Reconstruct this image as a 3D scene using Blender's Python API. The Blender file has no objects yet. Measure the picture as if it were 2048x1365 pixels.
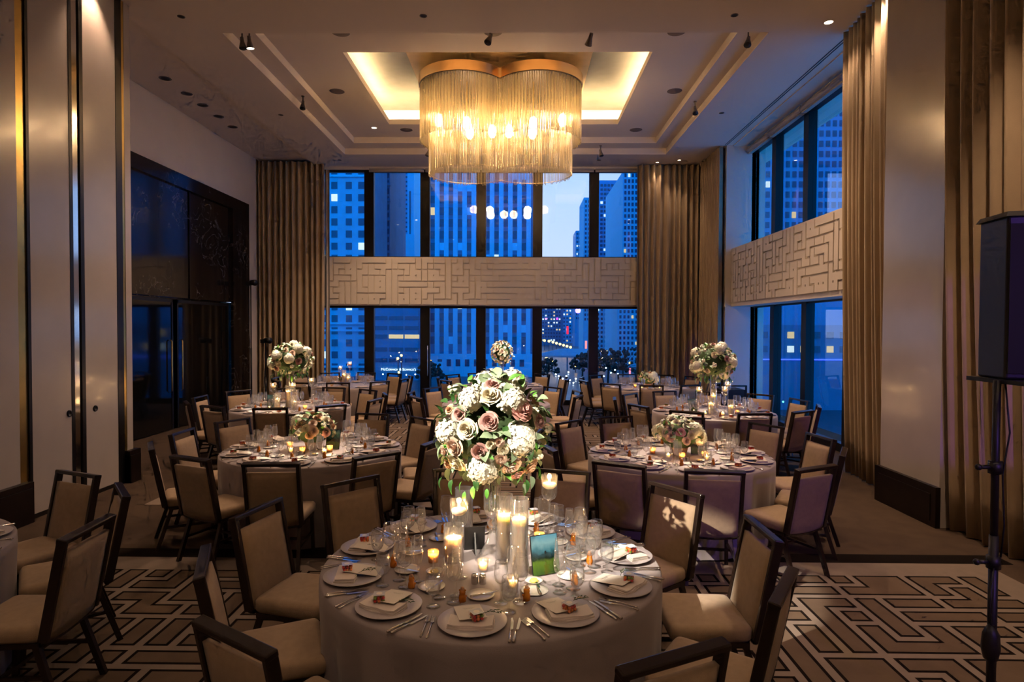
import bpy, math, random
from mathutils import Vector, Matrix, Euler
PI = math.pi
rnd = random.Random(7)
S = bpy.context.scene
COL = S.collection

# ------------------------------------------------------------------ camera
cam = bpy.data.cameras.new('camera'); cam_o = bpy.data.objects.new('camera', cam); COL.objects.link(cam_o)
cam.lens = 1240 / 2048 * 36; cam.sensor_width = 36; cam.clip_end = 2000; cam.clip_start = .05
cam_o.location = (0, 0, 2.05)
PITCH, YAW, ROLL = math.radians(1.25), math.radians(.74), math.radians(-.22)
cam_o.rotation_euler = (Matrix.Rotation(YAW, 3, 'Z') @ Matrix.Rotation(PI / 2 - PITCH, 3, 'X') @ Matrix.Rotation(-ROLL, 3, 'Z')).to_euler()
S.camera = cam_o

# ------------------------------------------------------------------ sky (dusk: pale glow low in the west (+Y), deep blue elsewhere)
W = bpy.data.worlds.new('dusk_sky'); S.world = W; W.use_nodes = True
nt = W.node_tree; nt.nodes.clear()
def nn(t, k, **kw):
    n = t.nodes.new(k)
    for a, b in kw.items(): setattr(n, a, b)
    return n
tc = nn(nt, 'ShaderNodeTexCoord'); sep = nn(nt, 'ShaderNodeSeparateXYZ'); nt.links.new(tc.outputs['Generated'], sep.inputs[0])
def math_node(t, op, a, b=None, c=None):
    n = nn(t, 'ShaderNodeMath', operation=op)
    for i, v in enumerate((a, b, c)):
        if v is None: continue
        if isinstance(v, (int, float)): n.inputs[i].default_value = v
        else: t.links.new(v, n.inputs[i])
    return n.outputs[0]
elev = math_node(nt, 'ABSOLUTE', sep.outputs['Z'])
west = math_node(nt, 'MULTIPLY_ADD', sep.outputs['Y'], .5, .5)
glow = math_node(nt, 'MULTIPLY', math_node(nt, 'POWER', west, 2.5), math_node(nt, 'POWER', math_node(nt, 'SUBTRACT', 1.0, elev), 1.3))
mixn = nn(nt, 'ShaderNodeMix', data_type='RGBA')
nt.links.new(glow, mixn.inputs[0])
mixn.inputs[6].default_value = (.0, .50, 1.62, 1); mixn.inputs[7].default_value = (.80, .87, 1.06, 1)
bg = nn(nt, 'ShaderNodeBackground'); nt.links.new(mixn.outputs[2], bg.inputs[0]); bg.inputs[1].default_value = 1.0
wo = nn(nt, 'ShaderNodeOutputWorld'); nt.links.new(bg.outputs[0], wo.inputs[0])

# ------------------------------------------------------------------ exposure
vs = S.view_settings; vs.view_transform = 'Standard'; vs.look = 'None'; vs.exposure = .15; vs.gamma = 1; vs.use_curve_mapping = False
cy = S.cycles
cy.max_bounces = 5; cy.diffuse_bounces = 3; cy.glossy_bounces = 3; cy.transmission_bounces = 3; cy.transparent_max_bounces = 24
cy.sample_clamp_indirect = 3; cy.sample_clamp_direct = 0; cy.caustics_reflective = False; cy.caustics_refractive = False
cy.use_denoising = True; cy.use_adaptive_sampling = True; cy.adaptive_threshold = .06; cy.adaptive_min_samples = 14

# ------------------------------------------------------------------ large lamps of the room
def lamp(name, kind, loc, energy, color, target=None, **kw):
    d = bpy.data.lights.new(name, kind); d.energy = energy; d.color = color
    for a, b in kw.items(): setattr(d, a, b)
    o = bpy.data.objects.new(name, d); o.location = loc
    if target is not None:
        o.rotation_euler = (Vector(target) - Vector(loc)).to_track_quat('-Z', 'Y').to_euler()
    COL.objects.link(o); return o
WARM = (1, .66, .36); SOFT = (1, .66, .42)
# pin spots: one on the bouquet, second added to brighten the table candles
lamp('pin_spot_front', 'SPOT', (-4.33, -.34, 5.68), 6800, (1, .87, .70), (.06, 3.46, 1.22), spot_size=math.radians(9.8), spot_blend=.3, shadow_soft_size=.035)
lamp('added_table_spot', 'SPOT', (1.6, -1.6, 5.3), 2700, (1, .86, .68), (.10, 3.34, .92), spot_size=math.radians(7.5), spot_blend=.5, shadow_soft_size=.04)
# stage wash behind the camera: violet on the right side of the room
lamp('stage_wash_violet', 'SPOT', (3.2, -1.6, 3.0), 250, (.32, .14, 1), (1.9, 6.0, .8), spot_size=math.radians(34), spot_blend=.8, shadow_soft_size=.15)
lamp('stage_wash_curtain', 'SPOT', (2.9, -1.2, 2.3), 420, (.34, .10, 1), (4.1, 4.9, 1.75), spot_size=math.radians(15), spot_blend=.25, shadow_soft_size=.06)

# ------------------------------------------------------------------ materials
MATS = {}
def mat(name, col, rough=.6, metal=0, spec=.5, bump=0, bscale=60, var=0, vscale=8, emit=None, estr=0, sheen=0, coat=0, trans=0):
    if name in MATS: return MATS[name]
    m = bpy.data.materials.new(name); m.use_nodes = True; t = m.node_tree
    b = t.nodes['Principled BSDF']
    c = tuple(col) + (1,)
    b.inputs['Base Color'].default_value = c; b.inputs['Roughness'].default_value = rough; b.inputs['Metallic'].default_value = metal
    b.inputs['Specular IOR Level'].default_value = spec
    if sheen: b.inputs['Sheen Weight'].default_value = sheen
    if coat: b.inputs['Coat Weight'].default_value = coat; b.inputs['Coat Roughness'].default_value = .06
    if emit: b.inputs['Emission Color'].default_value = tuple(emit) + (1,); b.inputs['Emission Strength'].default_value = estr
    if var or bump:
        tcn = nn(t, 'ShaderNodeTexCoord')
    if var:
        n = nn(t, 'ShaderNodeTexNoise'); n.inputs['Scale'].default_value = vscale; n.inputs['Detail'].default_value = 4
        t.links.new(tcn.outputs['Object'], n.inputs['Vector'])
        r = nn(t, 'ShaderNodeMapRange'); r.inputs[1].default_value = .3; r.inputs[2].default_value = .7
        r.inputs[3].default_value = 1 - var; r.inputs[4].default_value = 1 + var
        t.links.new(n.outputs[0], r.inputs[0])
        mx = nn(t, 'ShaderNodeVectorMath', operation='SCALE'); mx.inputs[0].default_value = col
        t.links.new(r.outputs[0], mx.inputs['Scale']); t.links.new(mx.outputs[0], b.inputs['Base Color'])
    if bump:
        n2 = nn(t, 'ShaderNodeTexNoise'); n2.inputs['Scale'].default_value = bscale; n2.inputs['Detail'].default_value = 3
        t.links.new(tcn.outputs['Object'], n2.inputs['Vector'])
        bp = nn(t, 'ShaderNodeBump'); bp.inputs['Strength'].default_value = bump; bp.inputs['Distance'].default_value = .004
        t.links.new(n2.outputs[0], bp.inputs['Height']); t.links.new(bp.outputs[0], b.inputs['Normal'])
    MATS[name] = m; return m

def glass(name, tint=(1, 1, 1), base=.05, edge=.75, power=3.0, rough=.02, body=0, bodycol=(1, 1, 1), reflcol=(1, 1, 1)):
    """thin-walled glass: clear in the middle, mirror-like at grazing angles"""
    m = bpy.data.materials.new(name); m.use_nodes = True; t = m.node_tree; t.nodes.clear()
    lw = nn(t, 'ShaderNodeLayerWeight'); lw.inputs[0].default_value = .5
    f = math_node(t, 'MULTIPLY_ADD', math_node(t, 'POWER', lw.outputs['Facing'], power), edge, base)
    tr = nn(t, 'ShaderNodeBsdfTransparent'); tr.inputs[0].default_value = tuple(tint) + (1,)
    gl = nn(t, 'ShaderNodeBsdfGlossy'); gl.inputs['Roughness'].default_value = rough; gl.inputs[0].default_value = tuple(reflcol) + (1,)
    mx = nn(t, 'ShaderNodeMixShader'); t.links.new(f, mx.inputs[0]); t.links.new(tr.outputs[0], mx.inputs[1]); t.links.new(gl.outputs[0], mx.inputs[2])
    out = mx.outputs[0]
    if body:
        df = nn(t, 'ShaderNodeBsdfDiffuse'); df.inputs[0].default_value = tuple(bodycol) + (1,)
        tl = nn(t, 'ShaderNodeBsdfTranslucent'); tl.inputs[0].default_value = tuple(bodycol) + (1,)
        ad = nn(t, 'ShaderNodeMixShader'); ad.inputs[0].default_value = .5
        t.links.new(df.outputs[0], ad.inputs[1]); t.links.new(tl.outputs[0], ad.inputs[2])
        m2 = nn(t, 'ShaderNodeMixShader'); m2.inputs[0].default_value = body
        t.links.new(out, m2.inputs[1]); t.links.new(ad.outputs[0], m2.inputs[2]); out = m2.outputs[0]
    o = nn(t, 'ShaderNodeOutputMaterial'); t.links.new(out, o.inputs[0])
    MATS[name] = m; return m

def emis(name, col, s):
    if name in MATS: return MATS[name]
    m = bpy.data.materials.new(name); m.use_nodes = True; t = m.node_tree; t.nodes.clear()
    e = nn(t, 'ShaderNodeEmission'); e.inputs[0].default_value = tuple(col) + (1,); e.inputs[1].default_value = s
    o = nn(t, 'ShaderNodeOutputMaterial'); t.links.new(e.outputs[0], o.inputs[0]); MATS[name] = m; return m

def marble():
    m = mat('black_marble', (.012, .010, .010), .12, 0, .5); t = m.node_tree; b = t.nodes['Principled BSDF']
    tcn = nn(t, 'ShaderNodeTexCoord'); n = nn(t, 'ShaderNodeTexNoise'); n.inputs['Scale'].default_value = 1.6; n.inputs['Detail'].default_value = 6; n.inputs['Distortion'].default_value = 2.5
    t.links.new(tcn.outputs['Object'], n.inputs['Vector'])
    v = math_node(t, 'ABSOLUTE', math_node(t, 'SUBTRACT', n.outputs[0], .5))
    v = math_node(t, 'SUBTRACT', 1.0, math_node(t, 'MULTIPLY', v, 110.0))
    n2 = nn(t, 'ShaderNodeTexNoise'); n2.inputs['Scale'].default_value = 1.1; t.links.new(tcn.outputs['Object'], n2.inputs['Vector'])
    v = math_node(t, 'MULTIPLY', math_node(t, 'MAXIMUM', v, 0.0), math_node(t, 'GREATER_THAN', n2.outputs[0], .50))
    mx = nn(t, 'ShaderNodeMix', data_type='RGBA'); t.links.new(v, mx.inputs[0]); mx.inputs[6].default_value = (.014, .010, .009, 1); mx.inputs[7].default_value = (.22, .19, .17, 1)
    t.links.new(mx.outputs[2], b.inputs['Base Color']); return m

M = dict(
    plaster=mat('ceiling_paint', (.80, .70, .60), .75, bump=.05, bscale=30),
    wallpaint=mat('cream_wall_paint', (.72, .64, .56), .5, var=.03, vscale=2),
    lacquer=mat('cream_lacquer', (.46, .41, .37), .22, var=.03, vscale=3, coat=.12),
    relief=mat('white_relief_panel', (.66, .58, .48), .6, bump=.05),
    brass=mat('aged_brass', (.62, .43, .14), .28, 1, var=.1, vscale=5),
    chrome=mat('polished_steel', (.75, .74, .72), .12, 1),
    silver=mat('silverplate', (.82, .79, .74), .16, 1),
    dark=mat('bronze_black_frame', (.008, .007, .007), .35, .3),
    plinth=mat('dark_wood_plinth', (.012, .007, .006), .35, 0, .25, var=.3, vscale=10),
    marble=marble(),
    doorglass=mat('smoked_door_glass', (.004, .004, .004), .06, 0, .6),
    carpet_plain=mat('taupe_carpet', (.075, .051, .036), .95, 0, .1, bump=.5, bscale=300, var=.10, vscale=5),
    carpet_light=mat('pale_carpet_line', (.215, .17, .14), .95, 0, .1, bump=.5, bscale=300, var=.06, vscale=9),
    carpet_field=mat('brown_carpet_field', (.125, .088, .062), .95, 0, .1, bump=.5, bscale=300, var=.12, vscale=5),
    carpet_dark=mat('black_carpet_line', (.010, .007, .006), .95, 0, .05, bump=.5, bscale=300),
    curtain=mat('taupe_curtain', (.42, .315, .20), .75, bump=.25, bscale=140, var=.06, vscale=4, sheen=.2),
    sheer=mat('pale_sheer_curtain', (.5, .46, .42), .8, bump=.1),
    cloth=mat('taupe_table_linen', (.27, .225, .23), .62, bump=.25, bscale=350, var=.04, vscale=6, sheen=.25),
    fabric=mat('tan_upholstery', (.34, .237, .15), .8, bump=.5, bscale=420, var=.08, vscale=30, sheen=.15),
    wood=mat('espresso_frame', (.016, .009, .007), .26, 0, .5, var=.2, vscale=20),
    plate=mat('grey_glazed_plate', (.44, .40, .42), .3), bplate=mat('white_porcelain', (.72, .68, .62), .15),
    napkin=mat('white_linen_napkin', (.70, .62, .58), .85, bump=.3, bscale=300), card=mat('cream_card', (.74, .68, .62), .8),
    ink=mat('grey_ink', (.20, .17, .16), .9), wax=mat('ivory_wax', (.90, .80, .62), .45), wick=mat('black_wick', (.02, .02, .02), .9),
    honey=mat('amber_honey', (.50, .16, .015), .12, 0, .6), honeycap=mat('tan_cap', (.40, .20, .10), .5),
    butter=mat('butter', (.80, .58, .13), .5), sprig=mat('olive_sprig', (.045, .075, .028), .6),
    candyr=mat('red_candy', (.62, .03, .02), .3), candyo=mat('orange_candy', (.75, .20, .02), .3), candyg=mat('green_candy', (.20, .32, .04), .3),
    boxlabel=mat('pale_box_label', (.60, .60, .66), .12, 0, .8),
    leaf=mat('green_leaf', (.08, .25, .03), .45, var=.25, vscale=20), leafd=mat('deep_green_leaf', (.03, .10, .02), .45, var=.25, vscale=20),
    euca=mat('eucalyptus_leaf', (.24, .33, .20), .6, var=.15, vscale=20),
    hyd=mat('white_hydrangea', (.83, .81, .66), .7, var=.05, vscale=30), cream=mat('cream_rose', (.84, .75, .53), .65, var=.05, vscale=30),
    mauve=mat('mauve_rose', (.52, .29, .26), .65, var=.1, vscale=30), pink=mat('pink_rose', (.75, .40, .36), .65, var=.1, vscale=30),
    blush=mat('blush_rose', (.75, .54, .42), .65, var=.08, vscale=30), peach=mat('peach_rose', (.76, .46, .28), .65, var=.08, vscale=30),
    moss=mat('floral_foam_moss', (.03, .06, .018), .9, bump=.6), pot=mat('taupe_pot', (.30, .22, .18), .6),
    black=mat('black_plastic', (.006, .006, .007), .45), grille=mat('black_speaker_grille', (.004, .004, .005), .7),
    fixture=mat('grey_fixture', (.16, .13, .11), .5), spk=mat('ceiling_speaker_grille', (.20, .16, .135), .8),
    recess=mat('pewter_leaf_ceiling', (.11, .11, .125), .45, .3, var=.15, vscale=4), gold=mat('gold_leaf_panel', (.60, .42, .22), .35, .8, var=.1, vscale=5),
    rosegold=mat('rose_gold_band', (.78, .52, .30), .28, .9), darkmetal=mat('dark_metal_plate', (.05, .04, .035), .4, .6),
    stone=mat('limestone_facade_dusk_blue', (.10, .55, .72), .85, var=.08, vscale=.4), stone2=mat('pale_facade_dusk_blue', (.12, .66, .84), .8),  # blue of the dusk light is put into the facade colours here and below
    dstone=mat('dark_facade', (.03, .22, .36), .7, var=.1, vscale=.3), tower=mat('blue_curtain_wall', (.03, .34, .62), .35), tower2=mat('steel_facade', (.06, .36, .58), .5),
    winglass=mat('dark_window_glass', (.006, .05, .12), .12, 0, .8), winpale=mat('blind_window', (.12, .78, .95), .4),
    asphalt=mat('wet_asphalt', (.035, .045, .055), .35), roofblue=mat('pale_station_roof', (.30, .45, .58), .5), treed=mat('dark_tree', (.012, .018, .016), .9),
    shade=mat('roller_blind_fabric', (.40, .36, .33), .8),
)
glass('clear_glass', base=.075, edge=.92, power=1.8, body=.05); glass('rim_glass', base=.45, edge=.5, power=1.5, rough=.05); glass('window_glass', tint=(.93, .97, 1), base=.055, edge=.8, power=4, rough=.0)  # whitish body and bright rim of the stemware imitate reflections
glass('rod_glass', tint=(.90, .86, .76), base=.08, edge=.75, power=1.4, rough=.12, body=.30, bodycol=(.95, .80, .46))
glass('rod_glass_stripe', tint=(.93, .90, .82), base=.10, edge=.8, power=1.3, rough=.06, body=.10, bodycol=(.95, .80, .46)); glass('water', tint=(.93, .95, .97), base=.05, edge=.35, power=2.5); glass('mercury_glass', tint=(1, .75, .45), base=.12, edge=.5, power=2, rough=.25, body=.35, bodycol=(1, .72, .40))  # second rod glass made up so the chandelier glow reads as light and dark stripes
glass('acrylic', tint=(.97, .97, 1), base=.07, edge=.5, power=3)
M.update({k: MATS[k] for k in ('clear_glass', 'rim_glass', 'window_glass', 'rod_glass', 'rod_glass_stripe', 'water', 'mercury_glass', 'acrylic')})
_p = M['wax'].node_tree.nodes['Principled BSDF']; _p.inputs['Subsurface Weight'].default_value = .4; _p.inputs['Subsurface Radius'].default_value = (1, .8, .6); _p.inputs['Subsurface Scale'].default_value = .025
M['flame'] = emis('candle_flame', (1, .62, .22), 26); M['led'] = emis('cove_led', (1, .66, .28), 120); M['bulb'] = emis('warm_bulb', (1, .66, .36), 34)
M['lens'] = emis('downlight_lens', (1, .80, .55), 9)

# ------------------------------------------------------------------ mesh helpers
class B:
    def __init__(s): s.v = []; s.f = []; s.m = []; s.sm = []
    def add(s, vs, fs, mi=0, smooth=False):
        o = len(s.v); s.v += [tuple(p) for p in vs]
        for f in fs: s.f.append([i + o for i in f]); s.m.append(mi); s.sm.append(smooth)
        return s
    def box(s, x0, x1, y0, y1, z0, z1, mi=0):
        v = [(x, y, z) for z in (z0, z1) for y in (y0, y1) for x in (x0, x1)]
        return s.add(v, [(0, 2, 3, 1), (4, 5, 7, 6), (0, 1, 5, 4), (1, 3, 7, 5), (3, 2, 6, 7), (2, 0, 4, 6)], mi)
    def rect(s, x0, x1, y0, y1, z, mi=0): return s.add([(x0, y0, z), (x1, y0, z), (x1, y1, z), (x0, y1, z)], [(0, 1, 2, 3)], mi)
    def beam(s, a, b, w, h, mi=0, up=(0, 0, 1)):
        a = Vector(a); b = Vector(b); d = (b - a).normalized(); u = Vector(up)
        if abs(d.dot(u)) > .95: u = Vector((0, 1, 0))
        r = d.cross(u).normalized() * w / 2; u = r.cross(d).normalized() * h / 2
        v = [p + i * r + j * u for p in (a, b) for i, j in ((-1, -1), (1, -1), (1, 1), (-1, 1))]
        return s.add(v, [(3, 2, 1, 0), (4, 5, 6, 7), (0, 1, 5, 4), (1, 2, 6, 5), (2, 3, 7, 6), (3, 0, 4, 7)], mi)
    def tube(s, pts, r, n=8, mi=0, cap=True):
        pts = [Vector(p) for p in pts]; rs = r if isinstance(r, (list, tuple)) else [r] * len(pts); vs = []; fs = []
        for i, p in enumerate(pts):
            d = (pts[min(i + 1, len(pts) - 1)] - pts[max(i - 1, 0)]).normalized()
            u = Vector((0, 0, 1)) if abs(d.z) < .9 else Vector((1, 0, 0)); a = d.cross(u).normalized(); b = a.cross(d)
            vs += [p + (a * math.cos(t) + b * math.sin(t)) * rs[i] for t in (2 * PI * k / n for k in range(n))]
        for i in range(len(pts) - 1):
            for k in range(n): fs.append((i * n + k, i * n + (k + 1) % n, (i + 1) * n + (k + 1) % n, (i + 1) * n + k))
        if cap: fs += [tuple(range(n - 1, -1, -1)), tuple((len(pts) - 1) * n + k for k in range(n))]
        return s.add(vs, fs, mi, True)
    def lathe(s, prof, n=20, mi=0, c=(0, 0, 0)):
        vs = []; fs = []; idx = []
        for r, z in prof:
            if r < 1e-6: idx.append([len(vs)]); vs.append((c[0], c[1], c[2] + z))
            else:
                idx.append(list(range(len(vs), len(vs) + n)))
                vs += [(c[0] + r * math.cos(2 * PI * k / n), c[1] + r * math.sin(2 * PI * k / n), c[2] + z) for k in range(n)]
        for a, b in zip(idx, idx[1:]):
            for k in range(n):
                k2 = (k + 1) % n
                if len(a) == 1 and len(b) == 1: continue
                if len(a) == 1: fs.append((a[0], b[k2], b[k]))
                elif len(b) == 1: fs.append((a[k], a[k2], b[0]))
                else: fs.append((a[k], a[k2], b[k2], b[k]))
        return s.add(vs, fs, mi, True)
    def ball(s, c, r, n=10, m=6, mi=0, sz=1):
        return s.lathe([(r * math.sin(PI * i / m), -r * sz * math.cos(PI * i / m)) for i in range(m + 1)], n, mi, c)
    def xf(s, mtx):
        s.v = [tuple(mtx @ Vector(p)) for p in s.v]; return s
    def mesh(s, name, mats, bevel=0):
        me = bpy.data.meshes.new(name); me.from_pydata(s.v, [], s.f); me.update()
        for m in (mats if isinstance(mats, (list, tuple)) else [mats]): me.materials.append(m)
        me.polygons.foreach_set('material_index', s.m); me.polygons.foreach_set('use_smooth', s.sm); return me
def link(name, me, parent=None, loc=(0, 0, 0), rz=0, rot=None, scale=None):
    o = bpy.data.objects.new(name, me); COL.objects.link(o); o.location = loc
    o.rotation_euler = rot if rot is not None else (0, 0, rz)
    if scale: o.scale = scale if isinstance(scale, (tuple, list)) else (scale,) * 3
    if parent: o.parent = parent
    return o
def tag(o, label, cat, group=None, kind=None):
    o['label'] = label; o['category'] = cat
    if group: o['group'] = group
    if kind: o['kind'] = kind
    return o
def thing(name, label, cat, loc=(0, 0, 0), rz=0, group=None): return tag(link(name, None, None, loc, rz), label, cat, group)
def obj(name, b, mats, parent=None, loc=(0, 0, 0), rz=0): return link(name, b.mesh(name, mats), parent, loc, rz)
def struct(name, b, mats, label=None, parent=None):
    o = obj(name, b, mats, parent)
    if not parent: o['kind'] = 'structure'; o['label'] = label or name.replace('_', ' ')
    return o
def smooth_bevel(o, w, seg=2):
    md = o.modifiers.new('bevel', 'BEVEL'); md.width = w; md.segments = seg; md.limit_method = 'ANGLE'; return o
def copy_tree(o, parent=None):
    c = o.copy(); COL.objects.link(c); c.parent = parent
    for ch in o.children: copy_tree(ch, c)
    return c
def ring(b, o, i, z0, z1, mi=0):
    (ax0, ax1, ay0, ay1), (bx0, bx1, by0, by1) = o, i
    b.box(ax0, ax1, ay0, by0, z0, z1, mi); b.box(ax0, ax1, by1, ay1, z0, z1, mi); b.box(ax0, bx0, by0, by1, z0, z1, mi); b.box(bx1, ax1, by0, by1, z0, z1, mi)
def polyominoes(nx, ny, seed, lo=2, hi=6):
    r = random.Random(seed); g = [[-1] * nx for _ in range(ny)]; out = []
    cells = [(x, y) for y in range(ny) for x in range(nx)]; r.shuffle(cells)
    for c in cells:
        if g[c[1]][c[0]] >= 0: continue
        k = len(out); pc = [c]; g[c[1]][c[0]] = k; n = r.randint(lo, hi); d = r.choice([(1, 0), (0, 1), (-1, 0), (0, -1)])
        while len(pc) < n:
            nxt = (pc[-1][0] + d[0], pc[-1][1] + d[1])
            if not (0 <= nxt[0] < nx and 0 <= nxt[1] < ny) or g[nxt[1]][nxt[0]] >= 0 or r.random() < .28:
                op = [(x + dx, y + dy) for x, y in pc for dx, dy in ((1, 0), (0, 1), (-1, 0), (0, -1)) if 0 <= x + dx < nx and 0 <= y + dy < ny and g[y + dy][x + dx] < 0]
                if not op: break
                nxt = r.choice(op)
            g[nxt[1]][nxt[0]] = k; pc.append(nxt)
        out.append(pc)
    return out

# ------------------------------------------------------------------ room shell
XL, XR, YB, ZC = -6.82, 4.62, 16.2, 6.24
YN = -4.0
b = B(); b.box(-7.5, 6.2, YN, YB + .5, -.2, 0); struct('floor', b, M['carpet_plain'], 'plain taupe carpet floor of the ballroom')
def carpet(name, x0, x1, y0, y1, border, label, seed):
    """woven carpet: pale ground, brown shapes each outlined in black"""
    u = .215; nx = int((x1 - x0 - 2 * border) / u); ny = int((y1 - y0 - 2 * border) / u); ox = (x0 + x1 - nx * u) / 2; oy = (y0 + y1 - ny * u) / 2
    b = B(); b.box(x0, x1, y0, y1, 0.0005, .004, 0); ps = polyominoes(nx, ny, seed, 2, 5)
    for pc in ps:
        st = set(pc)
        for gap, z, mi in ((.027, .0045, 1), (.050, .005, 2)):
            for (x, y) in pc:
                X0, X1, Y0, Y1 = ox + x * u, ox + (x + 1) * u, oy + y * u, oy + (y + 1) * u
                b.rect(X0 + (0 if (x - 1, y) in st else gap), X1 - (0 if (x + 1, y) in st else gap), Y0 + gap, Y1 - gap, z, mi)
                if (x, y + 1) in st:
                    b.rect(X0 + gap, X1 - gap, Y1 - gap, Y1 + gap, z, mi)
                    if (x + 1, y) in st and (x + 1, y + 1) in st: b.rect(X1 - gap, X1 + gap, Y1 - gap, Y1 + gap, z, mi)
    o = obj(name, b, [M['carpet_light'], M['carpet_dark'], M['carpet_field']]); return tag(o, label, 'carpet')
carpet('patterned_carpet', -5.05, 4.05, .6, 5.41, .22, 'patterned brown carpet with pale maze lines under the front table', 11)
carpet('patterned_carpet', -4.3, 3.5, 7.0, 14.4, .25, 'patterned brown carpet running between the tables towards the windows', 12)
b = B(); b.box(-6.5, 4.3, 5.41, 5.62, .0005, .004); struct('trim_1', b, M['carpet_dark'], 'black border strip crossing the carpet')

# ceiling with stepped tray and cove recess
TX0, TX1, TY0, TY1 = -4.27, 3.5, 8.9, 15.1
ax = (TX0 + .33, TX1 - .33, TY0 + .33, TY1 - .42); cv = (-2.95, 2.17, 10.14, 13.8)
b = B(); ring(b, (-5.31, 6.2, YN, YB + .4), (TX0, TX1, TY0, TY1), ZC, ZC + .15); b.box(-7.6, -5.31, YN, YB + .4, ZC + .12, ZC + .25)
b.box(-5.33, -5.31, YN, YB, ZC, ZC + .12)
struct('ceiling', b, M['plaster'], 'cream plaster ceiling with a stepped rectangular tray')
b = B(); ring(b, (TX0 - .05, TX1 + .05, TY0 - .05, TY1 + .05), ax, ZC + .15, ZC + .29); struct('ceiling_tray', b, M['plaster'], 'inner step of the ceiling tray')
b = B(); ring(b, (ax[0] - .05, ax[1] + .05, ax[2] - .05, ax[3] + .05), cv, ZC + .29, ZC + .33)
lip = .04; ring(b, cv, (cv[0] + lip, cv[1] - lip, cv[2] + lip, cv[3] - lip), ZC + .29, ZC + .40)
w = .36; out = (cv[0] - w, cv[1] + w, cv[2] - w, cv[3] + w)
ring(b, (out[0] - .05, out[1] + .05, out[2] - .05, out[3] + .05), out, ZC + .33, ZC + .76)
struct('ceiling_cove', b, M['plaster'], 'top of the ceiling tray with a lit cove opening')
b = B(); b.box(out[0], out[1], out[2], out[3], ZC + .74, ZC + .80); struct('ceiling_recess', b, M['recess'], 'pewter coloured ceiling inside the lit cove')
b = B(); b.box(-2.05, 1.27, 10.5, 13.4, ZC + .70, ZC + .745); struct('trim_2', b, M['gold'], 'gold leaf panel above the chandelier')
b = B(); zz = ZC + .352; k = .16
ring(b, (cv[0] - k - .05, cv[1] + k + .05, cv[2] - k - .05, cv[3] + k + .05), (cv[0] - k, cv[1] + k, cv[2] - k, cv[3] + k), zz, zz + .02)
tag(obj('cove_light', b, M['led']), 'warm light strip hidden in the ceiling cove around the chandelier', 'cove light')

# walls behind / around
b = B(); b.box(-7.5, 6.2, YN - .2, YN, 0, 6.6); struct('wall_near', b, M['wallpaint'], 'wall behind the camera')
b = B(); b.box(XL - .25, XL, 8.1, 10.0, 0, 6.5); b.box(XL - .25, XL, 15.42, YB + .3, 0, 6.5); b.box(XL - .25, XL, 10.0, 15.42, 5.09, 6.5); struct('wall_left', b, M['wallpaint'], 'cream left wall above the black marble portal')
b = B(); b.box(XL - .25, -5.16, 7.7, 8.15, 0, 6.5); b.box(-5.4, -5.16, YN, 7.7, 0, 6.5); struct('wall_left_near', b, M['wallpaint'], 'projecting left wall that carries the tall lacquered panels')
# back wall: relief band, head and side cheeks
MXS = [-5.46, -3.98, -2.505, -1.03, .45, 1.925, 3.41]
b = B(); b.box(XL, 4.9, YB + .05, YB + .35, ZC - .07, ZC + .4); b.box(XL, -5.3, YB + .05, YB + .35, 0, ZC); b.box(3.3, 4.9, YB + .05, YB + .35, 0, ZC)
struct('wall_back', b, M['wallpaint'], 'back wall around the tall windows')
def relief(name, n1, n2, seed, mtx, label, bx, u=.155):
    o = obj(name, bx, M['relief']); o['kind'] = 'structure'; o['label'] = label
    ps = polyominoes(n1, n2, seed, 3, 7); g = .017
    for pc in ps:
        st = set(pc); bb = B()
        for (x, y) in pc:
            bb.box(x * u + (0 if (x - 1, y) in st else g), (x + 1) * u - (0 if (x + 1, y) in st else g), 0, .035, y * u + g, (y + 1) * u - g)
            if (x, y + 1) in st: bb.box(x * u + g, (x + 1) * u - g, 0, .035, (y + 1) * u - g, (y + 1) * u + g)
        bb.xf(mtx); obj('relief_panel', bb, M['relief'], o)
bx = B(); bx.box(-5.3, 3.3, YB, YB + .3, 2.61, 3.88)
relief('wall_band_back', 54, 8, 5, Matrix.Translation((-5.2, YB, 2.625)) @ Matrix.Rotation(PI, 4, 'Z') @ Matrix.Scale(-1, 4, (1, 0, 0)), 'cream relief band of maze blocks between the back windows', bx)
bx = B(); bx.box(4.86, 5.12, 8.0, 14.35, 2.61, 3.88)
relief('wall_band_right', 40, 8, 9, Matrix.Translation((4.86, 8.1, 2.625)) @ Matrix.Rotation(PI / 2, 4, 'Z'), 'cream relief band of maze blocks between the right windows', bx)
# right wall pieces
b = B(); b.box(4.72, 5.6, 14.35, YB + .3, 0, 6.5); b.box(4.86, 5.12, 8.0, 14.35, ZC - .02, 6.5); b.box(4.50, 5.6, YN, 6.4, 0, 6.5); b.box(4.75, 5.6, 7.45, 8.0, 0, 6.5)
b.box(4.86, 5.6, 8.0, 14.35, 2.55, 2.61)
struct('wall_right', b, M['wallpaint'], 'right wall with deep window recess')
b = B(); b.box(4.32, 4.78, 6.4, 7.45, 0, 6.4); pil = struct('wall_right_pier', b, M['lacquer'], 'glossy cream pier between the right curtains')
b = B(); b.box(4.27, 4.32, 6.38, 7.47, 0, .42); b.box(4.262, 4.27, 6.46, 7.39, .06, .34); struct('baseboard_right', b, M['plinth'], 'tall dark plinth of the right pier')
b = B()
for xx in (4.655, 4.70): b.box(xx, xx + .018, 8.0, 14.3, ZC - .003, ZC + .002)
struct('trim_3', b, M['dark'], 'twin black slots of the ceiling air diffuser')
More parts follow.
